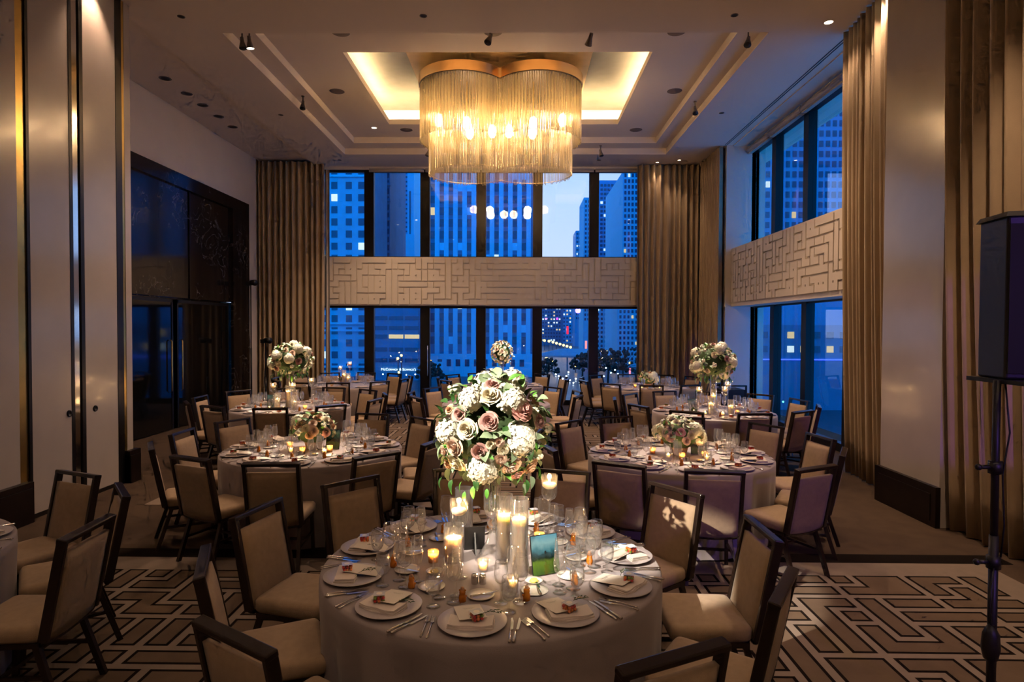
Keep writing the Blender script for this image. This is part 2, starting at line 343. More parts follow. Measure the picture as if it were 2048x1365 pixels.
# left near panels
X = -5.14
def strip(y0, y1, m, x=X, z0=.0, z1=6.3, name='trim_4', lab=''): bb = B(); bb.box(x - .04, x, y0, y1, z0, z1); return struct(name, bb, m, lab)
strip(5.6, 6.29, M['lacquer'], X, .42, 6.3, 'wall_left_pier', 'cream lacquered pier at the left edge')
strip(6.29, 6.41, M['brass'], X - .01, .42, 6.3, 'trim_4', 'brass strip beside the near lacquered panel')
strip(6.41, 6.45, M['dark'], X + .005, .0, 6.3, 'trim_5', 'black edge of the near lacquered panel')
for i, (y0, y1, hy, lab) in enumerate(((6.45, 7.03, 6.985, 'tall cream lacquered pocket door panel nearer the camera'), (7.26, 7.85, 7.42, 'tall cream lacquered pocket door panel farther from the camera'))):
    d = strip(y0, y1, M['lacquer'], X, .05, 6.3, 'door_%d' % (i + 1), lab)
    p = B(); p.lathe([(0, .006), (.022, .006), (.024, .012), (.036, .012), (.038, 0)], 20); p.xf(Matrix.Translation((X, hy, 1.05)) @ Matrix.Rotation(PI / 2, 4, 'Y'))
    obj('flush_pull', p, M['dark'], d)
strip(7.03, 7.08, M['dark'], X + .005, .0, 6.3, 'trim_6', 'black edge left of the middle steel strip'); strip(7.08, 7.20, M['chrome'], X - .01, .05, 6.3, 'trim_7', 'reflective metal strip between the lacquered panels')
strip(7.20, 7.26, M['dark'], X + .005, .0, 6.3, 'trim_8', 'black edge right of the middle steel strip'); strip(7.85, 7.97, M['dark'], X + .005, .0, 6.3, 'trim_9', 'black edge of the farther lacquered panel')
strip(7.97, 8.03, M['brass'], X - .005, .42, 6.3, 'trim_10', 'brass strip beside the farther lacquered panel'); strip(8.03, 8.15, M['lacquer'], X, .42, 6.3, 'trim_11', 'narrow cream corner strip of the left wall')
b = B(); b.box(X - .1, X, 6.42, 7.97, 0, .05); struct('baseboard_left', b, M['dark'], 'black threshold under the lacquered panels')
for n_, y0, y1, lab in (('trim_12', 5.7, 6.38, 'tall dark plinth of the pier at the left edge'), ('trim_13', 7.97, 8.2, 'tall dark plinth at the corner beyond the lacquered panels')):
    b = B(); b.box(X - .05, X + .07, y0, y1, 0, .42); b.box(X - .05, X + .085, y0, y1 - .02, 0, .36); struct(n_, b, M['plinth'], lab)
# black marble portal on the left wall
b = B(); b.box(XL, XL + .06, 10.0, 15.42, 4.82, 5.09); b.box(XL, XL + .06, 14.55, 15.42, 0, 4.82); b.box(XL, XL + .06, 10.0, 10.2, 0, 4.82)
b.box(XL - .12, XL + .0, 10.2, 14.55, 2.62, 4.82); b.box(XL, XL + .02, 12.7, 12.76, 2.62, 4.82); b.box(XL - .2, XL - .12, 10.0, 15.0, 0, 2.62)
struct('wall_portal', b, M['marble'], 'black veined marble portal set in the left wall')
for i, (y0, y1) in enumerate(((10.2, 12.16), (12.30, 14.5))):
    b = B(); b.box(XL - .10, XL - .04, y0, y1, .02, 2.58); d = struct('door_%d' % (i + 3), b, M['doorglass'], ('dark glass portal door nearer the camera', 'dark glass portal door nearer the windows')[i])
    f = B(); f.box(XL - .11, XL - .03, y0, y0 + .05, .02, 2.58); f.box(XL - .11, XL - .03, y1 - .05, y1, .02, 2.58); f.box(XL - .11, XL - .03, y0, y1, 2.52, 2.58); obj('door_frame', f, M['dark'], d)
    h = B(); yy = y1 - .12 if i == 0 else y0 + .12
    h.tube([(XL - .02, yy, .75), (XL + .01, yy, .78), (XL + .01, yy, 1.75), (XL - .02, yy, 1.78)], .014, 8); obj('door_handle', h, M['brass'], d)

# windows --------------------------------------------------------------
def window(name, label, axis, pos, xs, z0, z1, mw=.25, extra=False):
    """a run of panes between dark mullions; axis 'x' = back wall, 'y' = right wall"""
    root = link(name, None); root['kind'] = 'structure'; root['label'] = label
    def bx(a0, a1, d0, d1, q0, q1):
        bb = B(); bb.box(a0, a1, pos + d0, pos + d1, q0, q1) if axis == 'x' else bb.box(pos + d0, pos + d1, a0, a1, q0, q1); return bb
    for a in xs: obj('mullion', bx(a - mw / 2, a + mw / 2, .0, .16, z0, z1), M['dark'], root)
    obj('window_head', bx(xs[0], xs[-1], .02, .14, z1 - .06, z1), M['dark'], root); obj('window_sill', bx(xs[0], xs[-1], .02, .14, z0, z0 + (.14 if extra else .03)), M['dark'], root)
    for a, c in zip(xs, xs[1:]): obj('pane', bx(a + mw / 2, c - mw / 2, .09, .095, z0 + .02, z1 - .05), M['window_glass'], root)
    return root
window('window_1', 'upper row of tall windows in the back wall', 'x', YB + .1, MXS, 3.88, ZC - .06)
w2 = window('window_2', 'lower row of floor length windows in the back wall', 'x', YB + .1, MXS, 0, 2.61, extra=True)
b = B(); b.tube([(-2.43, YB + .08, .75), (-2.43, YB + .04, .78), (-2.43, YB + .04, 1.55), (-2.43, YB + .08, 1.58)], .012, 8); obj('door_handle', b, M['chrome'], w2)
RYS = [8.6, 10.15, 11.67, 13.13, 14.45]
window('window_3', 'upper windows in the right wall recess', 'y', 5.3, RYS, 3.70, ZC - .12, .2)
window('window_4', 'lower windows in the right wall recess', 'y', 5.3, RYS, 0, 2.58, .2, extra=True)
for i, (a, c) in enumerate(zip(MXS[1:], MXS[2:])):
    b = B(); b.box(a + .02, c - .02, YB + .02, YB + .08, ZC - .14, ZC - .05); b.tube([(a + .02, YB + .05, ZC - .09), (c - .02, YB + .05, ZC - .09)], .035, 10)
    tag(obj('roller_blind', b, M['shade']), 'rolled up blind above back window %s' % ('between first and second mullions from left', 'left of the chandelier', 'behind the chandelier on its left', 'behind the chandelier on its right', 'right of the chandelier')[i], 'blind', 'rolled blinds over the back windows')
for i, (a, c) in enumerate(zip(RYS[1:], RYS[2:])):
    b = B(); b.box(5.2, 5.28, a + .02, c - .02, ZC - .2, ZC - .03); b.tube([(5.2, a + .02, ZC - .12), (5.2, c - .02, ZC - .12)], .05, 10)
    tag(obj('roller_blind', b, M['shade']), 'rolled up blind over right window, %s' % ('nearest the near curtain', 'middle one', 'nearest the back corner')[i], 'blind', 'rolled blinds over the right windows')

# curtains -------------------------------------------------------------
def curtain(name, p0, p1, z0, z1, folds, amp, label, seed, flare=.0, m='curtain', group='floor to ceiling curtains'):
    r = random.Random(seed); n = folds * 10; nz = 14; p0 = Vector(p0); p1 = Vector(p1); d = p1 - p0; nrm = Vector((-d.y, d.x)).normalized(); vs = []; fs = []
    ph = [r.uniform(-.5, .5) for _ in range(folds + 2)]; am = [r.uniform(.6, 1.25) for _ in range(folds + 2)]
    for j in range(nz + 1):
        t = j / nz
        for i in range(n + 1):
            s = i / n; f = s * folds; k = int(f); wob = ph[k] * (1 - (f - k)) + ph[k + 1] * (f - k); aa = am[k] * (1 - (f - k)) + am[k + 1] * (f - k)
            q = p0 + d * (s + .15 / folds * math.sin(3 * t + k) * (1 - t)) + nrm * (amp * aa * math.sin(2 * PI * f + wob * 2 + .5 * math.sin(2.2 * t + ph[k] * 6)) + flare * (1 - t) * (1 - t))
            vs.append((q.x, q.y, z0 + (z1 - z0) * t))
    for j in range(nz):
        for i in range(n): a = j * (n + 1) + i; fs.append((a, a + 1, a + n + 2, a + n + 1))
    bb = B(); bb.add(vs, fs, 0, True); o = obj(name, bb, M[m]); sd = o.modifiers.new('thickness', 'SOLIDIFY'); sd.thickness = .006
    return tag(o, label, 'curtain', group)
curtain('curtain', (-6.75, 15.98), (-5.05, 15.98), .01, 6.3, 11, .065, 'taupe curtain at the left end of the back windows', 1)
curtain('sheer_curtain', (-5.06, 16.05), (-4.93, 16.05), .01, 6.1, 2, .03, 'narrow pale sheer beside the left end curtain', 2, m='sheer')
curtain('curtain', (2.98, 15.98), (4.58, 15.98), .01, ZC - .02, 10, .065, 'taupe curtain at the right end of the back windows', 3)
curtain('curtain', (4.60, 15.9), (4.60, 14.35), .01, ZC - .02, 13, .055, 'taupe curtain on the right wall next to the back corner', 4)
curtain('curtain', (4.60, 8.95), (4.48, 7.40), .01, ZC - .02, 12, .07, 'taupe curtain left of the glossy pier on the right', 5, flare=.12)
curtain('curtain', (4.30, 6.42), (4.30, 3.6), .01, ZC - .02, 15, .085, 'taupe curtain at the right edge behind the loudspeaker', 6, flare=.16)

# ------------------------------------------------------------------ ceiling fittings
def downlight(x, y, z, label, lit, r=.075, e=450, size=100, name='downlight'):
    t = thing(name, label, 'ceiling light', (x, y, z), 0, 'recessed ceiling lights')
    b = B(); b.lathe([(r, 0), (r, -.006), (r * .78, -.006), (r * .7, .0)], 20); obj('trim_ring', b, M['plaster'] if lit else M['fixture'], t)
    b = B(); b.lathe([(0, -.002), (r * .76, -.002)], 20); obj('lens', b, M['lens'] if lit else M['black'], t)
    if lit: lamp('downlight_beam', 'SPOT', (x, y, z - .03), e, SOFT, (x, y, 0), spot_size=math.radians(size), spot_blend=.7, shadow_soft_size=.05)
    return t
zt = ZC + .29; zl = ZC + .12
downlight(-3.42, 9.36, zt, 'lit downlight at the near left of the ceiling tray', 1); downlight(-.37, 9.36, zt, 'lit downlight at the near middle of the ceiling tray', 1, e=450); downlight(2.83, 9.36, zt, 'lit downlight at the near right of the ceiling tray', 1)
downlight(-3.3, 14.4 - .4, zt, 'lit downlight at the far left of the ceiling tray', 1)
downlight(4.2, 8.62, ZC, 'lit downlight beside the near right curtain', 1, e=60, size=90); downlight(3.95, 15.6, ZC, 'tiny lit downlight in the back right corner nearer the curtain fold', 1, .05, 35, 70); downlight(3.45, 15.8, ZC, 'tiny lit downlight over the right end curtain', 1, .05, 25, 70)
downlight(4.35, 7.75, ZC, 'lit downlight at the top of the glossy pier', 1, e=120, size=80); downlight(-5.0, 7.4, ZC, 'lit downlight at the top of the lacquered panels', 1, e=120, size=80)
for x, y, e_, sz_, lab in ((3.6, 4.6, 1000, 70, 'added fill downlight over the right edge curtain'), (-3.4, 6.6, 80, 105, 'added fill downlight over the gap left of the tables'), (2.46, 4.42, 170, 30, 'narrow lit downlight over the right carpet'), (-.4, 6.9, 150, 105, 'added fill downlight over the middle of the room'), (-3.2, 3.2, 170, 110, 'added fill downlight over the left edge table'), (-.2, 1.2, 170, 110, 'added fill downlight over the nearest seat'), (3.0, 1.0, 170, 110, 'added fill downlight over the near right corner'), (-3.2, -1.8, 260, 115, 'added fill downlight behind the camera at left'), (.2, -2.2, 320, 115, 'added fill downlight behind the camera at middle'), (3.2, -2.0, 200, 115, 'added fill downlight behind the camera at right')):
    downlight(x, y, ZC, lab, 1, .075, e_ * .42, sz_)  # all but the narrow one are unseen, added to brighten the near room
for i, (x, y) in enumerate(((-6.19, 10.8), (-6.19, 11.5), (-6.2, 12.1), (-6.2, 12.74), (-6.22, 13.4))):
    downlight(x, y, zl, 'unlit round fitting above the marble portal, %s from the camera' % ('first', 'second', 'third', 'fourth', 'fifth')[i], 0, .1)
for x, y, z, lab in ((-4.6, 8.42, ZC, 'dark recessed lens near the left lacquered panels'), (-1.32, 8.42, ZC, 'dark recessed lens near the middle of the front ceiling'), (-4.75, 12.3, ZC, 'dark recessed lens left of the tray'), (-4.55, 15.6, ZC, 'dark recessed lens over the left end curtain'), (1.95, 15.6, ZC, 'dark recessed lens over the back windows at right'), (3.9, 12.2, ZC, 'dark recessed lens right of the tray'), (2.85, 8.42, ZC, 'pale recessed disc at the front right ceiling')):
    downlight(x, y, z, lab, 0, .05)
for i, (x, y) in enumerate(((-2.75, 9.5), (-.43, 9.5), (2.35, 9.5), (-3.5, 11.85), (2.9, 11.85), (-2.6, 14.15), (2.6, 14.15))):
    b = B(); b.lathe([(0, -.006), (.13, -.006), (.14, 0)], 24)
    tag(obj('ceiling_speaker', b, M['spk'], None, (x, y, zt)), 'flat round ceiling speaker, %s of the tray' % ('near left corner', 'near middle', 'near right corner', 'left side', 'right side', 'far left corner', 'far right corner')[i], 'ceiling speaker', 'round ceiling speakers')
def track_spot(x, y, z, lit, label, aim=None, e=0, ang=12):
    t = thing('spot_fixture', label, 'spotlight', (x, y, z), 0, 'adjustable ceiling spots')
    b = B(); b.tube([(0, 0, 0), (0, 0, -.14)], .012, 8); b.lathe([(.03, 0), (.03, -.015), (0, -.015)], 12); obj('stem', b, M['fixture'], t)
    hd = Vector((0, 0, -.14)); d = (Vector(aim) - Vector((x, y, z)) - hd).normalized() if aim else Vector((.15, -.1, -1)).normalized()
    b = B(); b.tube([hd - d * .05, hd + d * .02, hd + d * .12], [.025, .03, .055], 12); obj('lamp_head', b, M['fixture'], t)
    b = B(); b.tube([hd + d * .121, hd + d * .123], .05, 12); obj('lens', b, M['lens'] if lit else M['black'], t)
    if e: p = Vector((x, y, z)) + hd + d * .16; lamp('spot_beam', 'SPOT', p, e, (1, .84, .64), aim, spot_size=math.radians(ang), spot_blend=.4, shadow_soft_size=.04)
# table centres (x, y)
TB = dict(front=(-.15, 3.4), low_left=(-2.17, 6.48), low_right=(1.62, 6.31), tall_left=(-3.63, 9.8), tall_right=(2.97, 9.54), back_left=(-3.87, 13.6), back_right=(2.75, 13.4), far_mid=(-.4, 13.7), mid=(-.4, 10.5), edge=(-3.86, 3.25))
zl1 = ZC + .15
track_spot(-4.1, 9.15, zl1, 0, 'unlit small spotlight at the near left tray corner'); track_spot(-3.98, 9.12, zl1, 1, 'glowing small spotlight at the near left tray corner', (-3.63, 9.8, 1.4), 1300, 14)
track_spot(-.45, 9.05, zl1, 0, 'small spotlight at the near middle of the tray', (-2.1, 6.45, .95), 2500, 11); track_spot(3.3, 9.15, zl1, 0, 'small spotlight at the near right tray corner', (1.7, 6.3, .95), 2500, 11)
track_spot(-4.1, 11.7, zl1, 0, 'small spotlight on the left tray ledge', (-3.7, 9.8, 1.4), 2300, 13); track_spot(3.33, 12.0, zl1, 0, 'small spotlight on the right tray ledge', (2.99, 9.6, 1.45), 2500, 13)
track_spot(1.0, 9.05, zl1, 0, 'added spotlight for the far bouquet, near ledge right of middle', (-.4, 13.7, 1.5), 3800, 6)  # fixture added here to brighten the far flower ball
track_spot(-2.2, 14.88, zl1, 0, 'small spotlight on the far tray ledge left of the other', (-3.87, 13.6, 1.0), 200, 14); track_spot(1.9, 14.88, zl1, 0, 'small spotlight on the far tray ledge right of chandelier', (2.75, 13.4, .95), 330, 12)

# ------------------------------------------------------------------ chandelier
CX_, CY_ = -.39, 12.0; ch = thing('chandelier', 'large double drum chandelier of hanging glass rods under a rose gold band', 'chandelier', (CX_, CY_, 0))
def lobes(r, c, n):
    """outline of two overlapping circles"""
    a0 = math.acos(min(1, c / r)); pts = []
    for k in range(n): t = -(PI - a0) + 2 * (PI - a0) * k / n; pts.append((c + r * math.cos(t), r * math.sin(t)))
    for k in range(n): t = a0 + 2 * (PI - a0) * k / n; pts.append((-c + r * math.cos(t), r * math.sin(t)))
    return pts
def prism(b, pts, z0, z1, cap=True, mi=0):
    n = len(pts); v = [(x, y, z0) for x, y in pts] + [(x, y, z1) for x, y in pts]; f = [(i, (i + 1) % n, n + (i + 1) % n, n + i) for i in range(n)]
    b.add(v, f, mi, True)
    if cap:
        for z in (z0, z1): b.add([(x, y, z) for x, y in pts] + [(0, 0, z)], [(i, (i + 1) % n, n) for i in range(n)], mi)
CC = .71
b = B(); prism(b, lobes(.86, CC, 48), 6.65, 6.83); obj('canopy_band', b, M['rosegold'], ch)
b = B(); prism(b, lobes(.845, CC, 48), 6.635, 6.65); obj('mounting_plate', b, M['darkmetal'], ch)
for sx in (-1, 1): b = B(); b.tube([(sx * CC, 0, 6.83), (sx * CC, 0, 6.98)], .16, 16); obj('ceiling_mount', b, M['gold'], ch)
def rod_mesh(L, m, r_): b = B(); b.tube([(0, 0, -L), (0, 0, 0)], r_, 6); return b.mesh('glass_rod', M[m])
stuff = B()
for (r, cc, z0, z1, n) in ((.83, CC, 5.60, 6.64, 140), (.77, .60, 4.97, 6.64, 122)):
    L = z1 - z0; mes = [rod_mesh(L, 'rod_glass', .0095), rod_mesh(L, 'rod_glass', .0075), rod_mesh(L, 'rod_glass_stripe', .0095)]
    for i, (x, y) in enumerate(lobes(r, cc, n)):
        jit = rnd.uniform(-.02, .02)
        if y < .0: link('glass_rod', mes[i % 2 * (1 + (rnd.random() < .75))], ch, (x, y, z1), rnd.uniform(0, 6), scale=(1, 1, 1 + jit / L))
        else: stuff.tube([(x, y, z0 - jit), (x, y, z1)], .0085, 6)
o = obj('rear_glass_rods', stuff, M['rod_glass'], ch); o['kind'] = 'stuff'
for (r, cc, z) in ((.83, CC, 5.62), (.77, .60, 5.0), (.77, .60, 5.9)):
    b = B(); p = [(x, y, z) for x, y in lobes(r - .012, cc, 40)]; b.tube(p + [p[0]], .004, 5); obj('support_wire', b, M['brass'], ch)
for sx in (-1, 1):
    for x, y, zb in ((sx * 1.18, -.1, 6.0), (sx * .62, -.34, 5.86), (sx * .62, .34, 5.9), (sx * .16, 0, 5.82)):
        b = B(); b.tube([(x, y, 6.64), (x, y, zb + .12)], .008, 6); s_ = obj('bulb_stem', b, M['brass'], ch); b = B(); b.ball((x, y, zb), .08, 14, 8, 0, 1.6); obj('bulb', b, M['bulb'], s_)
        lamp('chandelier_bulb_light', 'POINT', (CX_ + x, CY_ + y, zb), 96, (1, .62, .32), shadow_soft_size=.13)

# ------------------------------------------------------------------ chairs
def rounded_pad(x0, x1, y0, y1, z0, z1, crown=.012, tap=0):
    """soft cushion: boxy pad with rounded rim, narrower at y0 when tap > 0"""
    bb = B(); n = 8; rows = [(-.02, .0), (0, .25), (0, .75), (-.016, .96), (-.045, 1.0)]; vs = []; fs = []
    def loop(ins, z):
        r = .045; out = []
        for cx, cyy, a0 in ((x1 - r, y1 - r, 0), (x0 + r, y1 - r, PI / 2), (x0 + r, y0 + r, PI), (x1 - r, y0 + r, 1.5 * PI)):
            for k in range(4):
                t = a0 + PI / 2 * k / 3; px = cx + (r + ins) * math.cos(t); py = cyy + (r + ins) * math.sin(t)
                q = (py - y0) / (y1 - y0); px = (x0 + x1) / 2 + (px - (x0 + x1) / 2) * (1 - tap * (1 - q)); out.append((px, py, z))
        return out
    L = [loop(i, z0 + (z1 - z0) * t) for i, t in rows]; m = len(L[0])
    for l in L: vs += l
    for j in range(len(L) - 1):
        for k in range(m): fs.append((j * m + k, j * m + (k + 1) % m, (j + 1) * m + (k + 1) % m, (j + 1) * m + k))
    c = len(vs); vs.append(((x0 + x1) / 2, (y0 + y1) / 2, z1 + crown)); t0 = (len(L) - 1) * m
    fs += [(t0 + k, t0 + (k + 1) % m, c) for k in range(m)]; fs.append(tuple(range(m - 1, -1, -1)))
    return bb.add(vs, fs, 0, True)
def make_chair():
    t = link('banquet_chair', None)
    o = obj('seat', rounded_pad(-.235, .235, -.22, .215, .385, .475, .014, .10), M['fabric'], t)
    b = B(); b.beam((-.19, -.2, .375), (-.2, .19, .375), .03, .03); b.beam((.19, -.2, .375), (.2, .19, .375), .03, .03); b.beam((-.2, .18, .375), (.2, .18, .375), .03, .03); b.beam((-.19, -.19, .375), (.19, -.19, .375), .03, .03)
    obj('seat_frame', b, M['wood'], t)
    for sx in (-1, 1):
        b = B(); b.beam((sx * .195, .18, .37), (sx * .205, .20, 0), .028, .028); obj('leg', b, M['wood'], t)
        b = B(); b.beam((sx * .185, -.18, .37), (sx * .20, -.30, 0), .028, .032); obj('leg', b, M['wood'], t)
        b = B(); b.beam((sx * .20, .19, .20), (sx * .192, -.235, .20), .018, .02); obj('stretcher', b, M['wood'], t)
    b = B(); b.beam((-.197, .0, .20), (.197, .0, .20), .018, .02); obj('stretcher', b, M['wood'], t)
    # back frame, tilted backwards; built upright then leaned
    lean = Matrix.Translation((0, -.235, .40)) @ Matrix.Rotation(math.radians(11), 4, 'X')
    for sx in (-1, 1):
        b = B(); b.beam((sx * .215, 0, .0), (sx * .215, 0, .53), .03, .05, 0, (0, 1, 0)); b.xf(lean); smooth_bevel(obj('back_post', b, M['wood'], t), .006)
    b = B(); b.beam((-.232, 0, .535), (.232, 0, .535), .052, .028); b.xf(lean); smooth_bevel(obj('top_rail', b, M['wood'], t), .006)
    b = B(); b.tube([(-.215, 0, .012), (-.19, 0, -.012), (-.10, 0, -.024), (0, 0, -.028), (.10, 0, -.024), (.19, 0, -.012), (.215, 0, .012)], .017, 6); b.xf(lean); obj('bottom_rail', b, M['wood'], t)
    b = B()
    # upholstered back pad, bulging on both faces
    nx, nz = 8, 8; vs = []; fs = []
    for side in (-1, 1):
        for j in range(nz + 1):
            for i in range(nx + 1):
                u = i / nx * 2 - 1; v = j / nz * 2 - 1; e = (1 - abs(u) ** 6) * (1 - abs(v) ** 6)
                vs.append((u * .200, side * (.013 + .016 * e ** .6), .232 + v * .232 - (.02 * (1 - u * u) if v < -.9 else 0)))
    q = (nx + 1) * (nz + 1)
    for s_ in (0, 1):
        for j in range(nz):
            for i in range(nx):
                a = s_ * q + j * (nx + 1) + i; f = (a, a + 1, a + nx + 2, a + nx + 1); fs.append(f if s_ == 0 else f[::-1])
    for i in range(nx):
        for j in (0, nz): a = j * (nx + 1) + i; fs.append((a, a + q, a + q + 1, a + 1) if j == 0 else (a, a + 1, a + q + 1, a + q))
    for j in range(nz):
        for i in (0, nx): a = j * (nx + 1) + i; c = a + nx + 1; fs.append((a, c, c + q, a + q) if i == 0 else (a, a + q, c + q, c))
    b.add(vs, fs, 0, True); b.xf(lean); obj('backrest', b, M['fabric'], t)
    return t
PH = dict(front='front table', low_left='left low-flower table', low_right='right low-flower table', tall_left='left tall-bouquet table', tall_right='right tall-bouquet table', back_left='back left candle table', back_right='back right table by curtain', far_mid='far middle table by the windows', mid='middle table behind the big bouquet', edge='table at left edge')
def seatname(k, n):
    od = ['', '1st', '2nd', '3rd', '4th', '5th', '6th']
    if k == 0: return 'nearest seat'
    return od[k] + ' seat right of nearest' if k <= n // 2 else od[n - k] + ' seat left of nearest'
N = 11
# phase of the nearest seat (degrees from the camera side, + = right), chair radius, seats left out (nothing of them shows)
CH = dict(front=(-4, 1.13, [0]), low_left=(5, 1.10, []), low_right=(-3, 1.14, []), tall_left=(8, 1.12, []), tall_right=(2, 1.12, []), back_left=(12, 1.10, []), back_right=(-8, 1.10, []), far_mid=(10, 1.10, [0, 1, 10]), mid=(6, 1.10, [0, 1, 10]), edge=(-3, 1.12, [0, 1, 2, 6, 7, 8, 9, 10]))
proto = make_chair(); first = True; jr = random.Random(3)
for tk, (ph, rad, skip) in CH.items():
    cx, cyy = TB[tk]
    for k in range(N):
        if k in skip: continue
        a = math.radians(ph + k * 360 / N + jr.uniform(-2, 2)); r = rad + jr.uniform(-.03, .05)
        o = proto if first else copy_tree(proto); first = False
        o.location = (cx + r * math.sin(a), cyy - r * math.cos(a), .006 if tk in ('front', 'edge') else .0); o.rotation_euler = (0, 0, a + math.radians(jr.uniform(-5, 5)))
        if tk not in ('front', 'edge') and -4.6 < o.location.x < 3.8 and o.location.y > 6.6: o.location.z = .006
        tag(o, 'tan chair with dark frame, %s, %s' % (seatname(k, N), PH[tk]), 'chair', 'banquet chairs at ' + PH[tk])

# ------------------------------------------------------------------ tables and linens
RT, HT = .914, .76
def cloth_mesh(seed):
    r = random.Random(seed); n = 132; nf = r.randint(20, 24); ph = [r.uniform(0, 6.3) for _ in range(6)]; vs = []; fs = []
    rings = [(0, HT, 0), (.3, HT, 0), (.6, HT, 0), (RT - .03, HT, 0), (RT - .008, HT - .002, 0), (RT, HT - .012, .0)] + [(RT + .004 - .02 * t, HT - .012 - (HT - .02) * t, min(1, t * 1.6)) for t in (.08, .2, .4, .6, .8, 1)]
    vs.append((0, 0, HT))
    for rr, z, am in rings[1:]:
        for k in range(n):
            t = 2 * PI * k / n; fo = math.sin(nf * t + 1.1 * math.sin(3 * t + ph[0])) * .6 + .4 * math.sin(13 * t + ph[1])
            q = rr + am * (.045 * fo - .012) * (.6 + .4 * math.sin(2 * t + ph[2])); vs.append((q * math.cos(t), q * math.sin(t), z))
    for k in range(n): fs.append((0, 1 + k, 1 + (k + 1) % n))
    for j in range(len(rings) - 2):
        for k in range(n): a = 1 + j * n; fs.append((a + k, a + n + k, a + n + (k + 1) % n, a + (k + 1) % n))
    bb = B(); bb.add(vs, fs, 0, True); return bb
def table_under(x, y, lab):
    t = thing('round_table', lab, 'table', (x, y, .006), 0, 'round banquet tables')
    b = B(); b.lathe([(0, .72), (RT - .02, .72), (RT - .02, .745), (0, .745)], 40); obj('tabletop', b, M['plinth'], t)
    for k in range(4): a = PI / 4 + k * PI / 2; b = B(); b.tube([(.55 * math.cos(a), .55 * math.sin(a), .72), (.55 * math.cos(a), .55 * math.sin(a), 0)], .018, 8); obj('leg', b, M['black'], t)
for i, (tk, (x, y)) in enumerate(TB.items()):
    table_under(x, y, 'round table hidden under its cloth, ' + PH[tk])
    tag(obj('tablecloth', cloth_mesh(20 + i), M['cloth'], None, (x, y, .004)), 'floor length taupe round tablecloth, ' + PH[tk], 'tablecloth', 'taupe round tablecloths')
ZT = HT + .0045

# ------------------------------------------------------------------ tableware prototypes (hidden source meshes, copied below)
def lathe_mesh(name, prof, m, n=20): b = B(); b.lathe(prof, n); return b.mesh(name, M[m])
ME = {}
def bowl_mesh(prof, n=20):
    b = B(); b.lathe(prof, n); r, z = prof[-1]; p = [(r * math.cos(2 * PI * k / n), r * math.sin(2 * PI * k / n), z) for k in range(n)]; b.tube(p + [p[0]], .0008, 5, 1, False); return b.mesh('bowl', [M['clear_glass'], M['rim_glass']])
ME['plate'] = lathe_mesh('dinner_plate', [(0, .004), (.085, .004), (.10, .008), (.150, .016), (.152, .018), (.150, .0195), (.10, .0125), (.085, .009), (0, .009)], 'plate', 40)
ME['bplate'] = lathe_mesh('bread_plate', [(0, .002), (.04, .002), (.066, .010), (.067, .012), (.045, .007), (0, .006)], 'bplate', 28)
ME['goblet'] = bowl_mesh([(0, .052), (.012, .053), (.026, .064), (.034, .085), (.036, .110), (.033, .140), (.030, .162)])
ME['goblet_stem'] = lathe_mesh('goblet_stem', [(0, .001), (.032, .001), (.033, .003), (.010, .008), (.006, .02), (.006, .04), (.010, .052)], 'clear_glass', 18)
ME['goblet_water'] = lathe_mesh('water', [(0, .054), (.012, .055), (.025, .065), (.0325, .085), (.0345, .110), (.0325, .132), (0, .132)], 'water', 16)
def stemware(bowl, foot, zs): return bowl_mesh(bowl), lathe_mesh('stem', [(0, .001), (foot, .001), (foot, .003), (.012, .006), (.0042, .02), (.0036, zs * .6), (.005, zs)], 'clear_glass', 16)
ME['wine'], ME['wine_stem'] = stemware([(0, .10), (.014, .102), (.030, .118), (.039, .145), (.040, .165), (.036, .195), (.031, .222)], .036, .10)
ME['white'], ME['white_stem'] = stemware([(0, .09), (.012, .092), (.026, .106), (.032, .13), (.032, .150), (.029, .175), (.026, .195)], .034, .09)
ME['flute'], ME['flute_stem'] = stemware([(0, .085), (.008, .087), (.018, .10), (.024, .135), (.0245, .17), (.022, .215), (.021, .232)], .032, .085)
def glasspiece(kind, loc, label, group):
    nm = dict(goblet='water_goblet', wine='wine_glass', white='white_wine_glass', flute='champagne_flute')[kind]
    t = thing(nm, label, 'glass', loc, jr.uniform(0, 6), group); link('bowl', ME[kind], t); link('stem', ME[kind + '_stem'], t)
    if kind == 'goblet': link('water', ME['goblet_water'], t)
    return t
def fork_mesh(L=.19):
    b = B(); b.tube([(0, -L / 2, .004), (0, -L * .3, .006), (0, .0, .008), (0, L * .22, .005)], [.0045, .0032, .0024, .003], 6)
    b.box(-.009, .009, L * .20, L * .27, .004, .006)
    for k in range(4): b.box(-.009 + k * .0053, -.0065 + k * .0053, L * .26, L / 2, .004, .006)
    b.ball((0, -L / 2 + .008, .004), .007, 8, 4, 0, .5); return b.mesh('fork', M['silver'])
def knife_mesh(L=.21):
    b = B(); b.tube([(0, -L / 2, .005), (0, -L * .42, .005), (0, -L * .2, .005), (0, -L * .02, .005)], [.006, .0065, .0045, .004], 8)
    b.add([(-.001, -L * .02, .004), (.011, .0, .004), (.011, L * .36, .004), (.004, L / 2, .004), (-.001, L * .48, .004), (-.001, -L * .02, .006), (.011, .0, .006), (.011, L * .36, .006), (.004, L / 2, .006), (-.001, L * .48, .006)],
          [(4, 3, 2, 1, 0), (5, 6, 7, 8, 9), (0, 1, 6, 5), (1, 2, 7, 6), (2, 3, 8, 7), (3, 4, 9, 8), (4, 0, 5, 9)]); return b.mesh('knife', M['silver'])
ME['fork'] = fork_mesh(); ME['knife'] = knife_mesh(); ME['bknife'] = knife_mesh(.15)
